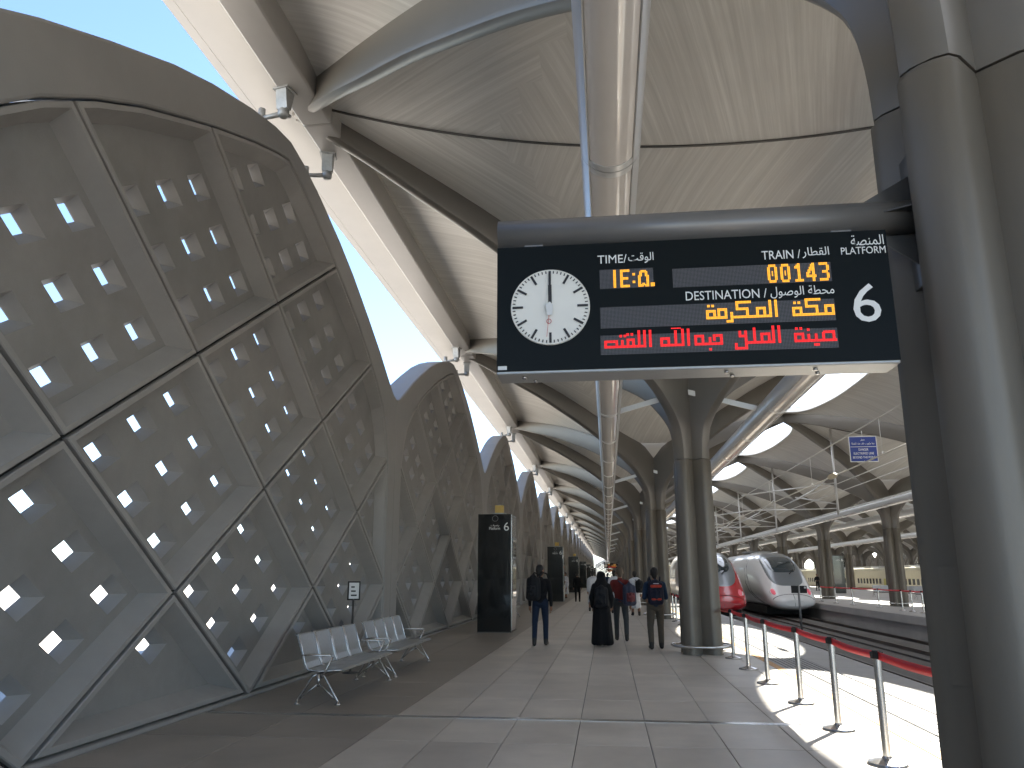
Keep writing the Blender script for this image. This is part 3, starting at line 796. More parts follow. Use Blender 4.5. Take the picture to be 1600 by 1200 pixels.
    fillr(S,27,29,0,2)
    led(S,'led_time',M['amber'],t,.070,3.059,-.0085)
    S=set()
    for i,d in enumerate('00143'): digit(S,d,i*9)
    led(S,'led_train_number',M['amber'],t,.842,3.051,-.0085)
    S=set(); # destination, two words
    o=60; T=set(); meem(T,22); kaf(T,9); tah(T,0); fillr(T,0,28,0,1)
    for (x,y) in T: S.add((x+o,y))
    T=set(); fillr(T,48,49,0,12); fillr(T,44,45,0,12); fillr(T,17,45,0,1); meem(T,35); kaf(T,21); fillr(T,17,18,-2,4); fillr(T,14,18,-3,-2); meem(T,8); tah(T,0); fillr(T,0,13,0,1)
    S|=T
    led(S,'led_destination',M['amber'],t,1.150-89*.007,2.870,-.0085)
    S=set()
    def put(T,o):
        for (x,y) in T: S.add((x+o,y))
    T=set(); fillr(T,0,28,0,1); tah(T,0); fillr(T,9,10,0,5); fillr(T,9,10,8,9); fillr(T,14,15,0,5); fillr(T,13,16,-3,-2); fillr(T,20,27,6,7); fillr(T,26,27,0,7); fillr(T,19,20,0,6); put(T,135)
    T=set(); fillr(T,30,31,0,12); fillr(T,26,27,0,12); fillr(T,8,27,0,1); meem(T,18); fillr(T,13,14,0,11); fillr(T,7,8,-4,9); fillr(T,0,8,-4,-3); fillr(T,0,1,-4,0); fillr(T,3,6,5,6); fillr(T,3,4,6,9); put(T,94)
    T=set(); fillr(T,0,19,0,1); ringr(T,0,6,0,7); fillr(T,10,11,0,5); fillr(T,10,11,-4,-3); fillr(T,13,19,6,7); fillr(T,13,14,3,7); fillr(T,18,19,0,7); put(T,66)
    T=set(); fillr(T,19,20,0,12); fillr(T,0,16,0,1); fillr(T,15,16,0,12); fillr(T,10,11,0,11); fillr(T,0,6,0,1); ringr(T,0,6,0,6); fillr(T,8,14,13,13); put(T,42)
    T=set(); fillr(T,32,33,0,12); fillr(T,28,29,0,12); fillr(T,24,25,0,12); fillr(T,0,29,0,1); ringr(T,16,21,0,6); fillr(T,16,17,9,10); fillr(T,19,20,9,10); fillr(T,12,13,0,5); fillr(T,11,12,8,9); fillr(T,14,15,8,9); ringr(T,0,9,0,5); put(T,2)
    led(S,'led_news',M['redled'],t,.0,2.735,-.0085)
    P=M['print']; y=-.0055
    text_obj('print_time','TIME/',-.008,3.196,.150,.046,P,t,y); text_obj('print_time_arabic',AR['time'],.150,3.190,.130,.058,P,t,y)
    text_obj('print_train','TRAIN /',.822,3.178,.190,.047,P,t,y); text_obj('print_train_arabic',AR['train'],1.022,3.176,.130,.058,P,t,y)
    text_obj('print_destination','DESTINATION /',.432,2.975,.400,.048,P,t,y); text_obj('print_destination_arabic',AR['dest'],.850,2.968,.308,.062,P,t,y)
    text_obj('print_platform_arabic',AR['plat'],1.262,3.232,.158,.055,P,t,y); text_obj('print_platform','PLATFORM',1.210,3.186,.214,.038,P,t,y)
    text_obj('platform_number','6',1.240,2.828,.130,.200,P,t,y)
    b=MB(); b.box(-.530,-.484,-.0055,-.0045,2.640,2.660); b.build('maker_plate',M['sticker'],t)
    for x in (-.40,-.35,.62,.66,1.05,1.08):
        b=MB(); b.tube([(x,.06 if x in(-.40,.62,1.05) else .14,2.606),(x,.06 if x in(-.40,.62,1.05) else .14,2.620)],.011,8)
        b.build('bolt',M['steel'],t)
    return t
board=departure_board((0,3.85,0),'large black departure board with clock, train 00143 and platform 6, on the tree column bracket')
for yy,xx,lab in ((4+14*8-.15,0,'small far departure board above the crowd down platform 6'),(4+14*16-.15,0,'tiny farther departure board just under the far one'),
              (4+14*7-.15,ROWS[2]-1.95,'dark departure board on the far column row across the tracks')):
    c=copy_tree(board); c.location=(xx,yy,0); c['label']=lab

# ------------------------------------------------------------------ kiosks
def kiosk(loc,label,group,rz=0):
    t=empty('platform_kiosk',loc,rz,label,'kiosk',group)
    b=MB(); b.box(-.50,.50,.0,1.35,.02,3.42); b.build('body',M['black'],t,bevel=.012)
    b=MB(); b.box(.503,.515,.06,1.30,.06,3.38); b.build('side_cladding',M['steel'],t)
    b=MB(); b.box(.517,.530,.25,1.12,.95,2.75); b.build('side_glass',M['trainglass'],t)
    b=MB(); b.box(-.40,.40,-.012,-.003,1.15,2.75); b.build('front_screen',M['black'],t)
    b=MB(); b.box(-.51,.51,-.008,1.36,0,.019); b.build('plinth',M['steeldark'],t)
    text_obj('print_number','6',.285,2.92,.155,.25,M['print'],t,-.004)
    text_obj('print_platform','Platform',-.16,2.95,.33,.085,M['print'],t,-.004)
    text_obj('print_platform_arabic',AR['rasif'],-.11,3.04,.25,.075,M['print'],t,-.004)
    b=MB(); b.tube([(.02+.085*math.cos(2*math.pi*k/24),-.004,3.285+.085*math.sin(2*math.pi*k/24)) for k in range(24)],.008,5,closed=True); b.build('emblem',M['pole'],t)
    return t
def beacon(loc,label):
    t=empty('yellow_beacon',loc,0,label,'beacon','yellow boxes on the kiosks')
    b=MB(); b.box(-.13,.13,-.1,.1,.05,.28); b.build('box',M['yellowbox'],t,bevel=.015)
    b=MB(); b.box(-.2,.2,-.14,.14,0,.05); b.lathe([(.0,.278),(.035,.278),(.03,.31),(0,.312)],(0,0,0),10); b.build('base',M['cast'],t)
for i in range(7):
    y=23.7+28*i
    kiosk((-3.35,y,0),('tall black platform 6 kiosk nearest the steel benches' if i==0 else f'black platform 6 kiosk, {ORD[i-1]} one beyond the kiosk by the benches'),'black kiosks along platform 6')
    if i<3: beacon((-3.25,y+.4,3.425),'yellow box on top of the kiosk by the benches' if i==0 else f'yellow box on top of the {ORD[i]} platform 6 kiosk')
kiosk((21.5,78.6,0),'black kiosk between columns on the platform across the tracks','kiosks across the tracks')

# ------------------------------------------------------------------ benches
def bench(loc,label,group,rz=0):
    t=empty('steel_bench',loc,rz,label,'bench',group)
    for i in range(4):
        y0=.04+i*.605; y1=y0+.575
        b=MB()
        def sheet(prof,th):
            r=[]
            for (x,z) in prof: r.append((x,z))
            n=len(r); off=[]
            for k in range(n):
                dx=r[min(k+1,n-1)][0]-r[max(k-1,0)][0]; dz=r[min(k+1,n-1)][1]-r[max(k-1,0)][1]; L=math.hypot(dx,dz); off.append((r[k][0]-dz/L*th,r[k][1]+dx/L*th))
            poly=r+off[::-1]
            b.prism(poly,lambda a,c:(a,y0,c),lambda a,c:(a,y1,c))
        sheet([(.02,.415),(.10,.405),(.25,.41),(.38,.425),(.46,.425),(.485,.405)],.012)
        b.build('seat',M['chair'],t)
        b=MB(); sheet([(-.02,.43),(-.055,.50),(-.08,.60),(-.135,.76),(-.165,.85),(-.19,.862)],.012); b.build('backrest',M['chair'],t)
        for yy in (y0+.008,y1-.008):
            b=MB(); b.tube([(-.19,yy,.862),(-.155,yy,.85),(-.075,yy,.61),(-.045,yy,.50),(-.005,yy,.418),(.1,yy,.398),(.46,yy,.418)],.011,6)
            b.build('seat_edge',M['steel'],t)
    b=MB(); b.box(.13,.21,.02,2.44,.315,.375); b.build('beam',M['steeldark'],t,bevel=.008)
    for y in (.0,2.46):
        b=MB()
        for sx in (-1,1):
            fx=.17+sx*.27
            b.tube([(.17+sx*.03,y,.37),(.17+sx*.08,y,.34),(fx-sx*.02,y,.075),(fx,y,.05),(fx,y,.02)],.013,8)
            b.tube([(.17,y,.26),(fx-sx*.03,y,.065)],.009,6)
            b.lathe([(.0,0),(.042,0),(.042,.010),(.016,.022),(.016,.05),(0,.05)],(fx,y,0),12)
        b.tube([(.17,y,.37),(.17,y,.22)],.02,8)
        b.build('leg',M['steel'],t)
        b=MB(); b.tube([(-.07,y,.60),(.0,y,.605),(.32,y,.605),(.345,y,.585),(.25,y,.40),(.22,y,.37)],.013,8); b.build('armrest',M['steel'],t)
    return t
for x,y,lab in ((-3.94,10.43,'silver perforated four-seat bench, first along the screen wall'),(-3.94,13.27,'silver perforated four-seat bench with the notice stand behind it'),
            (-4.0,27.2,'silver perforated four-seat bench just past the first black kiosk'),(-4.0,30.0,'silver bench second past the first black kiosk')):
    bench((x,y,0),lab,'steel benches along the screen wall')
for i,(x,y) in enumerate(((20.6,66.5),(20.9,63.0),(21.2,59.5))):
    o=bench((x,y,0),f'dark steel bench across the tracks, {ORD[i]} counted from the black kiosk there','benches across the tracks',rad(-90))
t=empty('notice_stand',(-4.42,13.75,0),0,'slim dark notice stand with small framed sheet behind the second bench','notice stand')
b=MB(); b.lathe([(0,0),(.14,0),(.14,.012),(.02,.03),(.018,1.22),(0,1.22)],(0,0,0),16); b.build('post',M['steeldark'],t)
b=MB(); b.box(-.012,.012,-.11,.11,1.20,1.52); b.build('frame',M['gasket'],t,rz=rad(-65),bevel=.006)
b=MB(); b.box(.0135,.0155,-.085,.085,1.225,1.495)
for i in range(3): b.box(.0160,.0166,-.05,.05-.02*i,1.27+.07*i,1.295+.07*i,1)
b.build('sheet',[M['sticker'],M['gasket']],t,rz=rad(-65))

# ------------------------------------------------------------------ stanchions
def st_meshes():
    m=MB(); m.lathe([(0,0),(.165,0),(.17,.008),(.165,.022),(.10,.04),(.045,.052),(.036,.07),(0,.07)],(0,0,0),32); base=m.mesh('base',M['steel'])
    m=MB(); m.lathe([(0,.065),(.035,.065),(.035,.89),(0,.89)],(0,0,0),20); post=m.mesh('post',M['steel'])
    m=MB(); m.lathe([(0,.885),(.041,.885),(.041,.945),(.036,.955),(0,.956)],(0,0,0),20)
    for dx,dy in ((.042,0),(-.042,0),(0,.042),(0,-.042)): m.box(dx-.012,dx+.012,dy-.012,dy+.012,.888,.944)
    head=m.mesh('head',M['gasket'])
    for me in (base,post,head):
        try: me.set_sharp_from_angle(angle=rad(40))
        except Exception: pass
    return base,post,head
sb,sp,sh=st_meshes()
def stanchion(x,y,nx,ny,label,group,tilt=0,belt=True):
    t=empty('stanchion',(x,y,0),0,label,'stanchion',group)
    link('base',sb,t); link('post',sp,t); link('head',sh,t)
    if belt:
        m=MB(); dx,dy=nx-x,ny-y; L=math.hypot(dx,dy); px,py=-dy/L*.0015,dx/L*.0015; lo=[];
        for k in range(13):
            f=k/12; q=.04/L+(1-.08/L)*f; sag=-.018*4*f*(1-f); tw=.006*math.sin(math.pi*f)*math.sin(2.2*f*math.pi+tilt)
            cx_,cy_=dx*q,dy*q; lo.append([(cx_-px*2-dy/L*tw,cy_-py*2+dx/L*tw,.880+sag),(cx_-px*2+dy/L*tw*.5,cy_-py*2-dx/L*tw*.5,.950+sag),(cx_+px*2+dy/L*tw*.5,cy_+py*2-dx/L*tw*.5,.950+sag),(cx_+px*2-dy/L*tw,cy_+py*2+dx/L*tw,.880+sag)])
        m.rings(lo,True,True,0,True); m.build('belt',M['belt'],t)
YST=[4.3,6.1,7.85,9.47,11.28,13.2,15.1,16.97]+[18.8+1.85*i for i in range(16)]
for i,y in enumerate(YST):
    x=2.43+.03*math.sin(i*2.1)
    ny=YST[i-1] if i else 2.4
    lab=(f'chrome belt post {ORD[i]} along the platform edge counted from the departure board column')
    stanchion(x,y,2.43+.03*math.sin((i-1)*2.1),ny,lab,'belt posts along the platform 6 edge',i)
Y2=[(13.8,37.9),(13.8,39.2),(13.85,40.6),(14.0,44.4),(13.6,47.6),(13.5,50.6),(13.4,53.6)]
for i,(x,y) in enumerate(Y2):
    nx,ny=Y2[i-1] if i else (13.8,36.2)
    stanchion(x,y,nx,ny,f'belt post on the platform across the tracks, {ORD[i]} of its line','belt posts across the tracks',i)

# ------------------------------------------------------------------ catenary, danger sign, post signal
def wire(x,z,label,r=.019,y0=-20,y1=300):
    b=MB(); b.tube([(x,y0,z),(x,y1,z)],r,6); return tag(b.build('catenary_wire',M['wire']),label,'wire','overhead wires')
wire(6.42,5.22,'messenger wire over the near track with the blue danger sign below'); wire(6.42,4.35,'contact wire over the near track below the blue danger sign')
wire(10.95,5.85,'topmost overhead wire above the white train track'); wire(10.95,5.45,'middle overhead wire above the white train track'); wire(10.95,4.56,'lowest contact wire above the white train track')
b=MB()
for k in range(0,18):
    y=6+6.5*k
    b=MB(); b.tube([(6.42,y,4.36),(6.42,y,5.21)],.008,5); b.box(6.40,6.44,y-.03,y+.03,4.36,4.42)
    tag(b.build('dropper',M['wire']),f'{ORD[k]} thin dropper joining the two near track wires','wire','droppers on the near track wires')
for i,y in enumerate((39,53,67,81)):
    t=empty('catenary_support',(8.69,y,0),0,f'{ORD[i]} overhead line support hanging from the roof crossing between the two tracks','overhead support','overhead line supports')
    b=MB(); b.tube([(2.2,0,4.4),(2.2,0,8.5)],.055,10); b.build('drop_post',M['duct'],t)
    b=MB(); b.tube([(2.2,0,6.4),(1.0,-.6,5.5),(-.2,-1.0,4.9)],.03,8); b.tube([(2.2,0,4.9),(.2,-.4,5.2)],.03,8); b.tube([(2.2,0,5.9),(-2.2,0,5.35)],.03,8); b.tube([(2.2,0,4.7),(-2.2,0,4.62)],.025,8); b.build('cantilever',M['duct'],t)
    b=MB()
    for q in (.3,.38,.46): b.lathe([(0,-.02),(.07,-.02),(.07,.02),(0,.02)],(2.2-1.2*q*2,-.1-.5*q,6.35-.9*q*2),12)
    b.build('insulator',M['insul'],t)
t=empty('danger_sign',(6.42,20.3,.656),0,'blue enamel danger electrified line sign hung on the near track wires','sign'); t.scale=(.86,1,.86)
b=MB(); b.box(-.37,.37,0,.02,4.33,5.04); b.build('plate',M['blue'],t)
b=MB()
for x0,x1,z0,z1 in ((-.39,.39,5.042,5.06),(-.39,.39,4.31,4.328),(-.39,-.372,4.328,5.042),(.372,.39,4.328,5.042)): b.box(x0,x1,-.003,.024,z0,z1)
b.box(-.36,.36,-.004,-.001,4.745,4.757); b.tube([(0,.01,5.06),(0,.01,5.22)],.012,6); b.tube([(0,.01,4.31),(0,.01,4.35)],.012,6); b.build('border',M['print'],t)
text_obj('print_warning_arabic',AR['danger'],-.06,4.915,.12,.07,M['print'],t,-.002); text_obj('print_line_arabic',AR['dline'],-.32,4.80,.64,.08,M['print'],t,-.002)
text_obj('print_danger','DANGER',-.135,4.635,.27,.07,M['print'],t,-.002)
text_obj('print_electrified','ELECTRIFIED LINE',-.28,4.525,.56,.065,M['print'],t,-.002); text_obj('print_beyond','BEYOND THIS POINT',-.31,4.41,.62,.065,M['print'],t,-.002)
b=MB(); b.prism([(-.45,0),(-.2,.07),(.2,.07),(.45,0),(.2,-.07),(-.2,-.07)],lambda a,c:(6.37,23.2+a,4.36+c),lambda a,c:(6.47,23.2+a,4.36+c))
tag(b.build('section_insulator',M['insul'],bevel=.02),'cream section insulator on the near contact wire below the danger sign','insulator')
t=empty('track_marker',(9.0,40,-1.0),0,'grey post with two small dark square plates between the trains','track signal')
b=MB(); b.tube([(0,0,.04),(0,0,2.16)],.05,10); b.build('post',M['pole'],t)
for x in (-.18,.22):
    b=MB(); b.box(x-.17,x+.15,-.09,-.06,1.80,2.14); b.build('plate',M['gasket'],t)
b=MB(); b.lathe([(0,0),(.045,0),(.05,.02),(0,.03)],(0,0,0),12); o=b.build('lamp',M['lampglass'],t,(.28,-.091,2.05)); o.rotation_euler=(rad(90),0,0)

# ------------------------------------------------------------------ trains
RAILZ=-.775
ST=[(0,.55,.62,.95),(.06,.85,.52,1.06),(.2,1.08,.45,1.18),(.5,1.27,.40,1.34),(1.0,1.39,.36,1.66),(1.7,1.44,.34,2.10),(2.4,1.46,.33,2.58),(3.1,1.47,.33,3.02),(3.9,1.475,.33,3.38),(4.8,1.48,.33,3.66),(5.9,1.48,.33,3.85),(7.2,1.48,.33,3.92),(9,1.48,.33,3.97),(20,1.48,.33,3.97)]
SY=[s[0] for s in ST]
def nose_pt(y,th,off=0.0):
    w_=np.interp(y,SY,[s[1] for s in ST]); zb=np.interp(y,SY,[s[2] for s in ST]); zt=np.interp(y,SY,[s[3] for s in ST])
    # smooth interpolation by averaging
    d=.25 if y>.6 else .04
    zt=(zt+np.interp(y-d,SY,[s[3] for s in ST])+np.interp(y+d,SY,[s[3] for s in ST]))/3
    zc=(zb+zt)/2; h=(zt-zb)/2; n=2/(2.4+1.2*min(1,y/5))
    c,s_=math.cos(th),math.sin(th)
    x=w_*math.copysign(abs(c)**n,c); zz=h*math.copysign(abs(s_)**n,s_)
    if s_>0: x*=1-.16*(abs(s_)**n)**2.2
    else: x*=1-.10*(abs(s_)**n)**3
    return Vector((x,y,zc+zz+RAILZ))
def nose_n(y,th):
    e=.02; p=nose_pt(y,th); a=nose_pt(y+e,th)-p; b_=nose_pt(y,th+e)-p; n=a.cross(b_); n.normalize()
    if n.dot(p-Vector((0,y+1.5,1.6+RAILZ)))<0: n=-n
    return n
def patch(mb,y0,th0,ay,at,off,nr=10,na=48,pw=2.6,thick=True,skew=0):
    P=[]
    for i in range(nr+1):
        rr=i/nr
        ring=[]
        for k in range(na):
            f=2*math.pi*k/na; c,s_=math.cos(f),math.sin(f); q=(abs(c)**pw+abs(s_)**pw)**(-1/pw)
            y=y0+rr*q*c*ay; th=th0+rr*q*s_*at*(1+skew*rr*q*c)
            p=nose_pt(y,th)+nose_n(y,th)*(off if i<nr else -.01); ring.append(p)
        P.append(ring)
    mb.rings(P,True,False,0,True)
def train(loc,label,group,nosemat,cars,carmat,skin_top):
    t=empty('train',loc,0,label,'train',group)
    m=MB(); na=72; ys=[0,.02,.06,.12,.2,.35,.5,.75,1.0,1.35,1.7,2.05,2.4,2.75,3.1,3.5,3.9,4.35,4.8,5.3,5.9,6.5,7.2,8,9,14,19.5]
    m.rings([[nose_pt(y,2*math.pi*k/na+.001) for k in range(na)] for y in ys],True,True,0,True)
    body=m.build('locomotive_body',[nosemat,M['trainwhite']],t)
    for p in body.data.polygons:
        if p.center.y>5.6: p.material_index=1
    m=MB(); patch(m,3.55,math.pi/2,2.45,.86,.012,12,64,2.6,skew=-.05); mask=m.build('dark_nose_band',M['traingrey'],t)
    m=MB(); patch(m,3.45,math.pi/2,1.15,.58,.024,8,56,3.2,skew=.1); g=m.build('windscreen',M['trainglass'],mask)
    m=MB(); m.tube([nose_pt(2.2,math.pi/2-.1)+Vector((0,-.05,.05)),nose_pt(2.7,math.pi/2-.32)+Vector((0,-.05,.05))],.025,6); m.build('wiper',M['gasket'],mask)
    m=MB(); m.tube([nose_pt(3.4,math.pi/2-.45)+nose_n(3.4,math.pi/2-.45)*.03,nose_pt(3.4,math.pi/2)+nose_n(3.4,math.pi/2)*.03,nose_pt(3.4,math.pi/2+.45)+nose_n(3.4,math.pi/2+.45)*.03],.015,6); m.build('sun_blind_rail',M['lampglass'],mask)
    for s_ in (-1,1):
        m=MB(); patch(m,.95,math.pi/2-s_*.90,.34,.15,.012,5,32,2.2); h=m.build('headlight',M['taillight'],t)
        m=MB(); patch(m,1.02,math.pi/2-s_*1.08,.22,.07,.020,4,24,2.2); m.build('lamp_lens',M['lampglass'],h)
    m=MB(); pts=[nose_pt(.42,a)+nose_n(.42,a)*.004 for a in [rad(12+156*k/30) for k in range(31)]]
    m.tube(pts,.014,6); m.tube([nose_pt(y,math.pi/2)+nose_n(y,math.pi/2)*.002 for y in (.42,.3,.2,.1,.05,.02)]+[Vector((0,-.004,.62+RAILZ))],.010,6); m.build('coupler_hatch_seam',M['gasket'],t)
    m=MB()
    for s_ in (-1,1):
        m.tube([nose_pt(y,th)+nose_n(y,th)*.004 for y,th in [(7.6,math.pi/2-s_*1.0),(7.6,math.pi/2-s_*1.3),(7.2,math.pi/2-s_*1.55),(6,math.pi/2-s_*1.78),(4.5,math.pi/2-s_*1.95),(3,math.pi/2-s_*2.1),(1.8,math.pi/2-s_*2.25)]],.018,6)
        m.tube([nose_pt(y,th)+nose_n(y,th)*.004 for y,th in [(8.3,math.pi/2-s_*1.0),(8.3,math.pi/2-s_*1.4),(7.9,math.pi/2-s_*1.6),(6.6,math.pi/2-s_*1.8),(5,math.pi/2-s_*2.0),(3,math.pi/2-s_*2.2)]],.018,6)
    m.build('side_seam',M['gasket'],t)
    m=MB(); m.box(-1.25,1.25,2.2,19.3,RAILZ+.08,RAILZ+.55); m.build('underframe',M['underframe'],t)
    for y in (5,8,14.5,17.5):
        m=MB()
        for s_ in (-1,1): m.rings([[(s_*x,y+.46*math.cos(q),RAILZ+.475+.46*math.sin(q)) for q in [2*math.pi*k/24 for k in range(24)]] for x in (.68,.82)],True,True,0,False)
        m.build('wheelset',M['rail'],t)
    m=MB()
    m.box(-.9,.9,10.6,12.4,3.985+RAILZ,4.11+RAILZ)
    m.tube([(0,11.2,4.1+RAILZ),(0,11.1,5.06+RAILZ)],.02,6)
    m.tube([(-.5,11,4.1+RAILZ),(-.3,12.2,4.6+RAILZ),(-.2,11.1,5.05+RAILZ)],.03,6); m.tube([(.5,11,4.1+RAILZ),(.3,12.2,4.6+RAILZ),(.2,11.1,5.05+RAILZ)],.03,6); m.box(-.8,.8,10.95,11.2,5.05+RAILZ,5.1+RAILZ)
    m.build('pantograph',M['pole'],t)
    for c in range(cars):
        coach(t,20.0+13.14*c,carmat)
    return t
def coach_prof(s=1.0):
    return [(-1.40,.38),(-1.47,.7),(-1.47,2.0),(-1.38,2.9),(-1.2,3.2),(-.8,3.32),(0,3.36),(.8,3.32),(1.2,3.2),(1.38,2.9),(1.47,2.0),(1.47,.7),(1.40,.38)]
cm={}
def coach(parent,y,matl):
    key=matl.name
    if key not in cm:
        m=MB(); m.rings([[(x,yy,z+RAILZ) for x,z in coach_prof()] for yy in (.12,13.0)],True,True,0,False); body=m.mesh('coach_body',matl)
        m=MB(); m.rings([[(x*.86,yy,.45+(z-.45)*.92+RAILZ) for x,z in coach_prof()] for yy in (-.02,.14)],True,True,0,False); gang=m.mesh('gangway',M['underframe'])
        m=MB(); m.box(-1.15,1.15,.4,12.7,RAILZ+.1,RAILZ+.379); und=m.mesh('underframe',M['underframe'])
        m=MB(); m.box(-.9,.9,-1.5,1.5,3.33+RAILZ,3.50+RAILZ); ac=m.mesh('roof_unit',M['trainwhite'])
        m=MB(); m.box(1.472,1.485,-.36,.36,1.40+RAILZ,2.02+RAILZ)
        win=m.mesh('window',M['winglass'])
        m=MB(); m.box(1.472,1.487,-.42,.42,.66+RAILZ,2.02+RAILZ)
        door=m.mesh('door',M['doorcol'])
        m=MB(); m.box(1.4725,1.476,-6.2,6.2,.78+RAILZ,.92+RAILZ)
        st_=m.mesh('tan_stripe',M['tan'])
        cm[key]=(body,gang,und,ac,win,door,st_)
    body,gang,und,ac,win,door,st_=cm[key]
    cb=link('coach_body',body,parent,(0,y,0)); link('gangway',gang,cb); link('underframe',und,cb); link('roof_unit',ac,cb,(0,3.5,0)); link('roof_unit',ac,cb,(0,9.2,0)); 
    for a in (0,math.pi):
        link('door',door,cb,(0,1.3,0),a); link('tan_stripe',st_,cb,(0,6.55,0),a)
        for i in range(8): link('window',win,cb,(0,3.0+1.2*i,0),a)
train((TRK[0],46.6,0),'red nosed high speed train on the near track beside platform 6','high speed trains',M['trainred'],6,M['cream'],0)
train((TRK[1],49.7,0),'white duck nosed high speed train at the platform across the tracks','high speed trains',M['trainwhite'],6,M['trainwhite'],0)
t=empty('coach_rake',(TRK[2],46,0),0,'rake of cream coaches behind the platform across the tracks','train')
for c in range(10): coach(t,13.14*c,M['cream'])

# ------------------------------------------------------------------ people
def capsule_rings(p0,p1,r0,r1,flat,n=14):
    p0=Vector(p0);p1=Vector(p1); d=p1-p0; L=d.length
    if L<1e-4: d=Vector((0,0,1))
    d.normalize(); a=Vector((1,0,0)) if abs(d.x)<.9 else Vector((0,1,0))
    u=(a-d*a.dot(d)).normalized(); v=d.cross(u); rs=[]
    for (base,r,angs) in ((p0,r0,[-80,-50,-25,0]),(p1,r1,[0,25,50,80])):
        for an in angs:
            c=base+d*(r*math.sin(rad(an))); rr=r*math.cos(rad(an)); rs.append([c+(u*math.cos(2*math.pi*k/n)+v*math.sin(2*math.pi*k/n)*flat)*rr for k in range(n)])
    return rs
def blob(name,prims,voxel,parent=None,smooth=4):
    """prims: (p0,p1,r0,r1,flat,material key); one continuous surface"""
    m=MB()
    for p in prims: m.rings(capsule_rings(*p[:5]),True,True,0,True)
    me=m.mesh(name,M['c_black'])
    o=link(name,me)
    r=o.modifiers.new('r','REMESH'); r.mode='VOXEL'; r.voxel_size=voxel
    s_=o.modifiers.new('s','SMOOTH'); s_.iterations=smooth; s_.factor=.5
    dg=bpy.context.evaluated_depsgraph_get(); me2=bpy.data.meshes.new_from_object(o.evaluated_get(dg))
    bpy.data.objects.remove(o); bpy.data.meshes.remove(me)
    keys=[]; me2.materials.clear()
    for p in prims:
        if p[5] not in keys: keys.append(p[5]); me2.materials.append(M[p[5]])
    n=len(me2.polygons); C=np.zeros(n*3); me2.polygons.foreach_get('center',C); C=C.reshape(-1,3)
    best=np.full(n,1e9); idx=np.zeros(n,int)
    for p in prims:
        a=np.array(p[0],float); b_=np.array(p[1],float); d=b_-a; dd=max(d@d,1e-9); t=np.clip(((C-a)@d)/dd,0,1); dist=np.linalg.norm(C-(a+t[:,None]*d),axis=1)/(p[2]+(p[3]-p[2])*t)
        up=dist<best; best[up]=dist[up]; idx[up]=keys.index(p[5])
    me2.polygons.foreach_set('material_index',idx); me2.polygons.foreach_set('use_smooth',[True]*n); me2.update()
    return link(name,me2,parent)
def hand(P,x,y,z,s_,skin='skin_tone',fwd=0):
    """relaxed hand hanging down at wrist (x,y,z); s_=side"""
    pr=[((x,y,z+.01),(x,y+.01,z-.075),.028,.036,.55,skin)]
    for i,(dy,L) in enumerate(((.030,.068),(.010,.078),(-.010,.072),(-.028,.055))):
        a=(x,y+dy,z-.085); b_=(x-s_*.008,y+dy+.006,z-.085-L*.55); c=(x-s_*.028,y+dy+.012,z-.085-L)
        pr+=[(a,b_,.0095,.009,1,skin),(b_,c,.009,.008,1,skin)]
    pr+=[((x-s_*.006,y+.03,z-.03),(x-s_*.018,y+.058,z-.065),.012,.010,1,skin),((x-s_*.018,y+.058,z-.065),(x-s_*.024,y+.062,z-.095),.010,.0085,1,skin)]
    P+=pr
def head(P,z,turn,hair,scarf=None,y=0):
    c,s_=math.cos(turn),math.sin(turn)
    def R_(x,yy,zz): return (x*c-yy*s_, y+x*s_+yy*c, z+zz)
    P.append(((0,y-.005,z-.16),(0,y+.005,z-.05),.058,.056,1,'skin_tone' if not scarf else scarf))
    if scarf:
        P+= [(R_(0,-.01,.0),R_(0,-.005,.09),.108,.112,1,scarf),(R_(0,-.03,-.14),R_(0,-.02,0),.15,.115,1,scarf),(R_(0,.065,.0),R_(0,.075,.06),.06,.06,1,'skin_tone')]
    else:
        P+= [(R_(0,.035,-.045),R_(0,.02,.05),.058,.078,1,'skin_tone'),(R_(0,-.02,.03),R_(0,-.012,.085),.088,.092,1,hair),(R_(0,-.045,-.03),R_(0,-.045,.05),.062,.074,1,hair),
             (R_(.088,.0,-.005),R_(.09,-.005,.03),.012,.016,1,'skin_tone'),(R_(-.088,.0,-.005),R_(-.09,-.005,.03),.012,.016,1,'skin_tone')]
    P+= [(R_(0,.098,.02),R_(0,.118,-.005),.011,.015,1,'skin_tone'),(R_(.03,.094,.03),R_(.034,.094,.03),.009,.009,1,'eye'),(R_(-.03,.094,.03),R_(-.034,.094,.03),.009,.009,1,'eye'),(R_(-.018,.096,-.04),R_(.018,.096,-.04),.008,.008,1,'lip')]
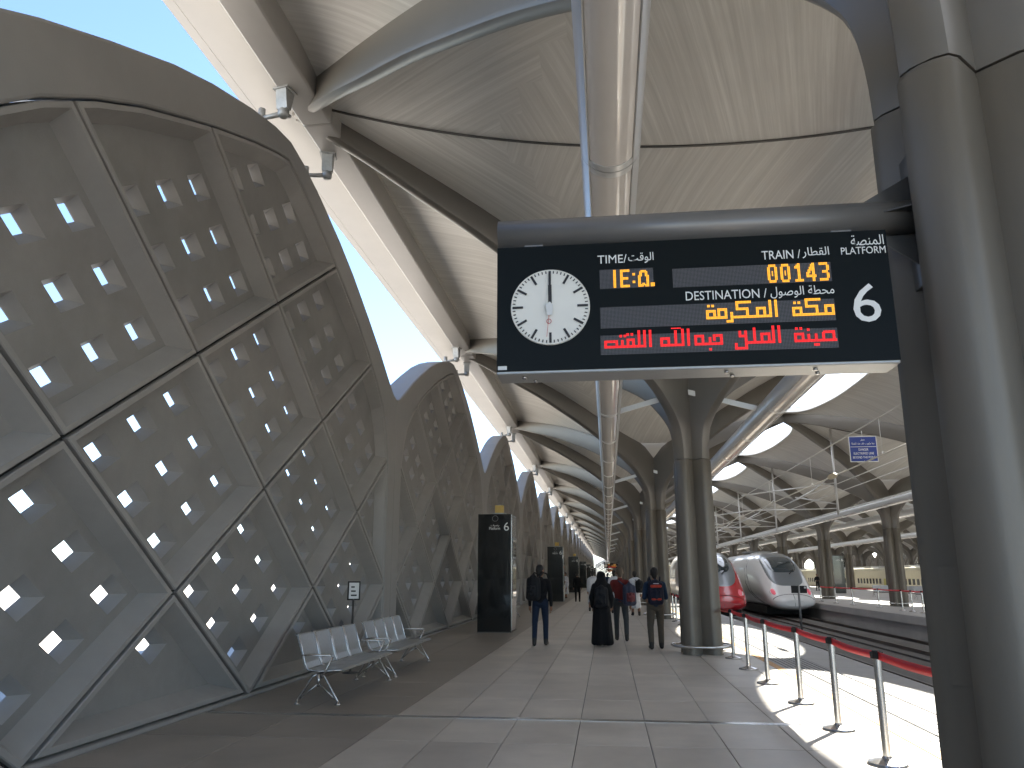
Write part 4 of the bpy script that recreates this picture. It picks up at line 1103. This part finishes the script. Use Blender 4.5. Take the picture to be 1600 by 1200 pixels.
def walker(top,legs,shoe='shoe',hair='hair',stride=.16,turn=0,sh=.19,armbend=(0,0),bulk=1.0,sleeve=None,armfwd=(.04,-.06)):
    P=[]; sl_=sleeve or top
    hipz=.93; b_=bulk
    for s_,f in ((-1,stride),(1,-stride)):
        hx=s_*.095; fx=s_*.11
        fx=s_*(.11+.02*(f<0)); kn=(fx,f*.55+.05,.50); an=(fx,f-.02 if f>0 else f-.04,.10 if f>0 else .13)
        P+= [((hx,0,hipz),kn,.098*b_,.070*b_,1,legs),(kn,an,.068*b_,.056*b_,1,legs)]
        P+= [((fx,an[1]-.02,an[2]-.045),(fx+s_*.015,an[1]+.17,.042 if f>0 else .045),.052,.046,.9,shoe),((fx,an[1]-.04,.045),(fx,an[1]-.02,an[2]),.048,.054,1,shoe)]
    P+= [((-.055,0,.95),(.055,0,.95),.135*b_,.135*b_,.95,legs),((0,0,1.0),(0,.0,1.18),.150*b_,.150*b_,.85,top),((-.03,0,1.18),(-.04,-.01,1.36),.135*b_,.130*b_,.85,top),((.03,0,1.18),(.04,-.01,1.36),.135*b_,.130*b_,.85,top),
         ((-sh+.03,0,1.42),(sh-.03,0,1.42),.075*b_,.075*b_,.9,top),((0,-.01,1.42),(0,0,1.50),.085,.062,1,top)]
    for s_,bend,fw in ((-1,armbend[0],armfwd[0]),(1,armbend[1],armfwd[1])):
        S=(s_*sh,0,1.41); E=(s_*(sh+.055),fw*.5-.02,1.13); 
        if bend: W=(s_*(sh-.02),.20,1.12+.1*bend)
        else: W=(s_*(sh+.06),fw+.02,.885)
        P+= [(S,E,.062*b_,.050*b_,1,sl_),(E,W,.050*b_,.038*b_,1,sl_)]
        hand(P,W[0],W[1],W[2]-.02,s_)
    head(P,1.635,turn,hair)
    return P
def ihram(turn=0,stride=.14,armbend=(1,0)):
    P=walker('c_white','skin_tone','shoe','hair',stride,turn,armbend=armbend,sleeve='c_white')
    for q in range(12):
        a=2*math.pi*q/12; rr=1.0+.10*math.sin(q*2.3); P.append(((.12*math.cos(a),.09*math.sin(a),.95),(.175*math.cos(a)*rr,.15*math.sin(a)*rr,.34),.065,.058,1,'c_white'))
    P+= [((0,0,.92),(0,0,.50),.175,.19,.82,'c_white'),
         ((-.05,-.03,1.35),(-.07,-.03,.98),.185,.200,.85,'c_white'),((.08,-.03,1.38),(.05,-.03,1.0),.17,.19,.85,'c_white'),((.16,-.04,1.42),(-.19,.02,1.30),.085,.085,1,'c_white')]
    return P
def abaya():
    P=[]; k='c_black'
    P+= [((0,0,1.40),(0,0,1.05),.165,.190,.85,k),((0,0,1.05),(0,.0,.55),.195,.225,.85,k),((0,.0,.55),(0,.0,.30),.215,.20,.85,k),
         ((-.13,0,1.37),(.13,0,1.37),.085,.085,.9,k)]
    for s_ in (-1,1):
        P+= [((s_*.16,0,1.37),(s_*.225,.0,1.10),.072,.078,1,k),((s_*.225,0,1.10),(s_*.20,.10,.92),.076,.072,1,k)]; hand(P,s_*.20,.12,.88,s_)
        P+= [((s_*.1,.10 if s_<0 else -.12,.06),(s_*.11,.26 if s_<0 else .04,.04),.044,.036,.8,'shoe')]
    for q in range(14):
        a=2*math.pi*q/14; rr=1.0+.12*math.sin(q*2.7); P.append(((.13*math.cos(a),.10*math.sin(a),.95),(.205*math.cos(a)*rr,.175*math.sin(a)*rr+.01,.085),.07,.062,1,k))
    head(P,1.52,.0,'hair',k)
    P.append(((0,-.06,1.46),(0,-.05,1.25),.13,.15,.9,k))
    return P
GP='travellers walking away down the platform'
def person(prims,loc,rz,label,scale=1.0,voxel=.011):
    o=blob('person',prims,voxel); o.location=loc; o.rotation_euler=(0,0,rz); o.scale=(scale,)*3
    return tag(o,label,'person',GP)
def backpack(body,panel,loc,rz,label,scale=1.0,lx=0,stripes=None,low=0):
    t=empty('backpack',loc,rz,label,'backpack'); t.scale=(scale,)*3
    k=body
    z=low
    P=[((lx-.09,-.235,1.02+z),(lx-.09,-.225,1.34+z),.085,.075,1,k),((lx+.09,-.235,1.02+z),(lx+.09,-.225,1.34+z),.085,.075,1,k),((lx-.09,-.24,1.0+z),(lx+.09,-.24,1.0+z),.085,.085,1,k),((lx,-.25,1.05+z),(lx,-.23,1.38+z),.11,.085,1,k)]
    blob('pack_body',P,.014,t)
    P=[((lx-.075,-.325,1.05+z),(lx-.075,-.315,1.20+z),.035,.035,1,panel),((lx+.075,-.325,1.05+z),(lx+.075,-.315,1.20+z),.035,.035,1,panel),((lx,-.335,1.05+z),(lx,-.325,1.20+z),.05,.045,1,panel),((lx-.05,-.33,1.12+z),(lx+.05,-.33,1.12+z),.05,.05,1,panel)]
    blob('front_pocket',P,.012,t)
    for s_ in (-1,1):
        m=MB(); m.tube([(lx+s_*.09,-.19,1.38+z),(s_*.115,-.06,1.505),(s_*.125,.07,1.48),(s_*.135,.145,1.34),(s_*.15,.11,1.16),(s_*.16,-.08,1.06),(lx+s_*.12,-.20,1.02+z)],.019,8); m.build('strap',M[body],t)
    m=MB(); m.tube([(lx-.03,-.21,1.43+z),(lx-.02,-.215,1.47+z),(lx+.02,-.215,1.47+z),(lx+.03,-.21,1.43+z)],.01,6); m.build('grab_loop',M[body],t)
    if stripes:
        P=[((lx-.085,-.335,1.315+z),(lx+.085,-.335,1.315+z),.042,.042,.8,stripes)]; blob('top_flap',P,.010,t)
        P=[((lx-.085,-.355,1.045+z),(lx+.085,-.355,1.045+z),.028,.028,.8,stripes)]; blob('bottom_band',P,.008,t)
        P=[((lx-.05,-.352,1.37+z),(lx+.05,-.352,1.37+z),.012,.012,.8,'c_stripe')]; blob('reflector',P,.005,t)
    return t
def pw(v,x,y,turn=0): return v
person(walker('c_jacket','c_jeans',turn=-.75,stride=-.13),(-1.64,19.6,0),0,'man in black jacket and dark jeans with black backpack, head turned aside',1.04)
backpack('c_bag','c_bag',(-1.64,19.6,0),rad(-28),'large black backpack on the man in dark jeans',1.12,-.03)
person(abaya(),(-.17,19.5,0),0,'woman in a long black robe and headscarf',1.0)
backpack('c_bag','c_bag',(-.17,19.52,-.02),0,'small black backpack on the woman in the black robe',.97)
person(walker('c_red','c_grey',hair='hairgrey',stride=.12,turn=.25),(.30,21.2,0),0,'man in dark red jacket and grey trousers',1.02)
backpack('c_bagblue','c_bagmaroon',(.36,21.2,-.1),rad(20),'blue and maroon backpack on the man in the red jacket',1.05,.09)
person(walker('c_navy','c_khaki',stride=-.09,armbend=(.1,.1),bulk=1.1),(1.06,18.95,0),rad(2),'man in navy shirt and khaki trousers with both hands forward',1.0)
backpack('c_bagnavy','c_bagnavy',(1.06,18.95,0),rad(2),'navy backpack with bright red bands on the man in khaki trousers',1.05,0,'c_bagred')
person(ihram(stride=.10),(1.10,34.2,0),rad(5),'pilgrim in white wraps with a black bag on the right shoulder',1.0,.014)
backpack('c_bag','c_bag',(1.14,34.2,0),rad(15),'black backpack on the pilgrim in white wraps',1.0,.08)
person(ihram(stride=-.14,armbend=(0,1)),(-.72,38.2,0),rad(-8),'pilgrim in white wraps walking ahead of the woman in black',1.02,.014)
person(walker('c_black','c_black',stride=.10),(-1.95,51.5,0),0,'man in dark suit between the kiosks',1.0,.016)
person(ihram(stride=.05),(-3.1,59.0,0),rad(140),'pilgrim in white standing beside the second kiosk facing back',1.02,.016)
person(ihram(stride=-.05),(-3.9,56.5,0),rad(90),'pilgrim in white wraps close to the wall by the second kiosk',.92,.016)
person(ihram(stride=.1),(.26,36.0,0),rad(-5),'pilgrim in white wraps hidden partly by the man in the red jacket',1.02,.014)
person(walker('c_jacket','c_grey',stride=-.1),(-.55,55,0),0,'man in dark jacket far down platform 6 behind the woman in black',1.0,.016)
person(walker('c_navy','c_black',stride=.1),(-.05,75,0),0,'man in blue shirt farthest down platform 6',1.0,.018)
person(walker('c_jacket','c_black',stride=.05,armbend=(.2,.2)),(22.4,90.5,0),rad(200),'person in black standing on the platform across the tracks',1.0,.018)
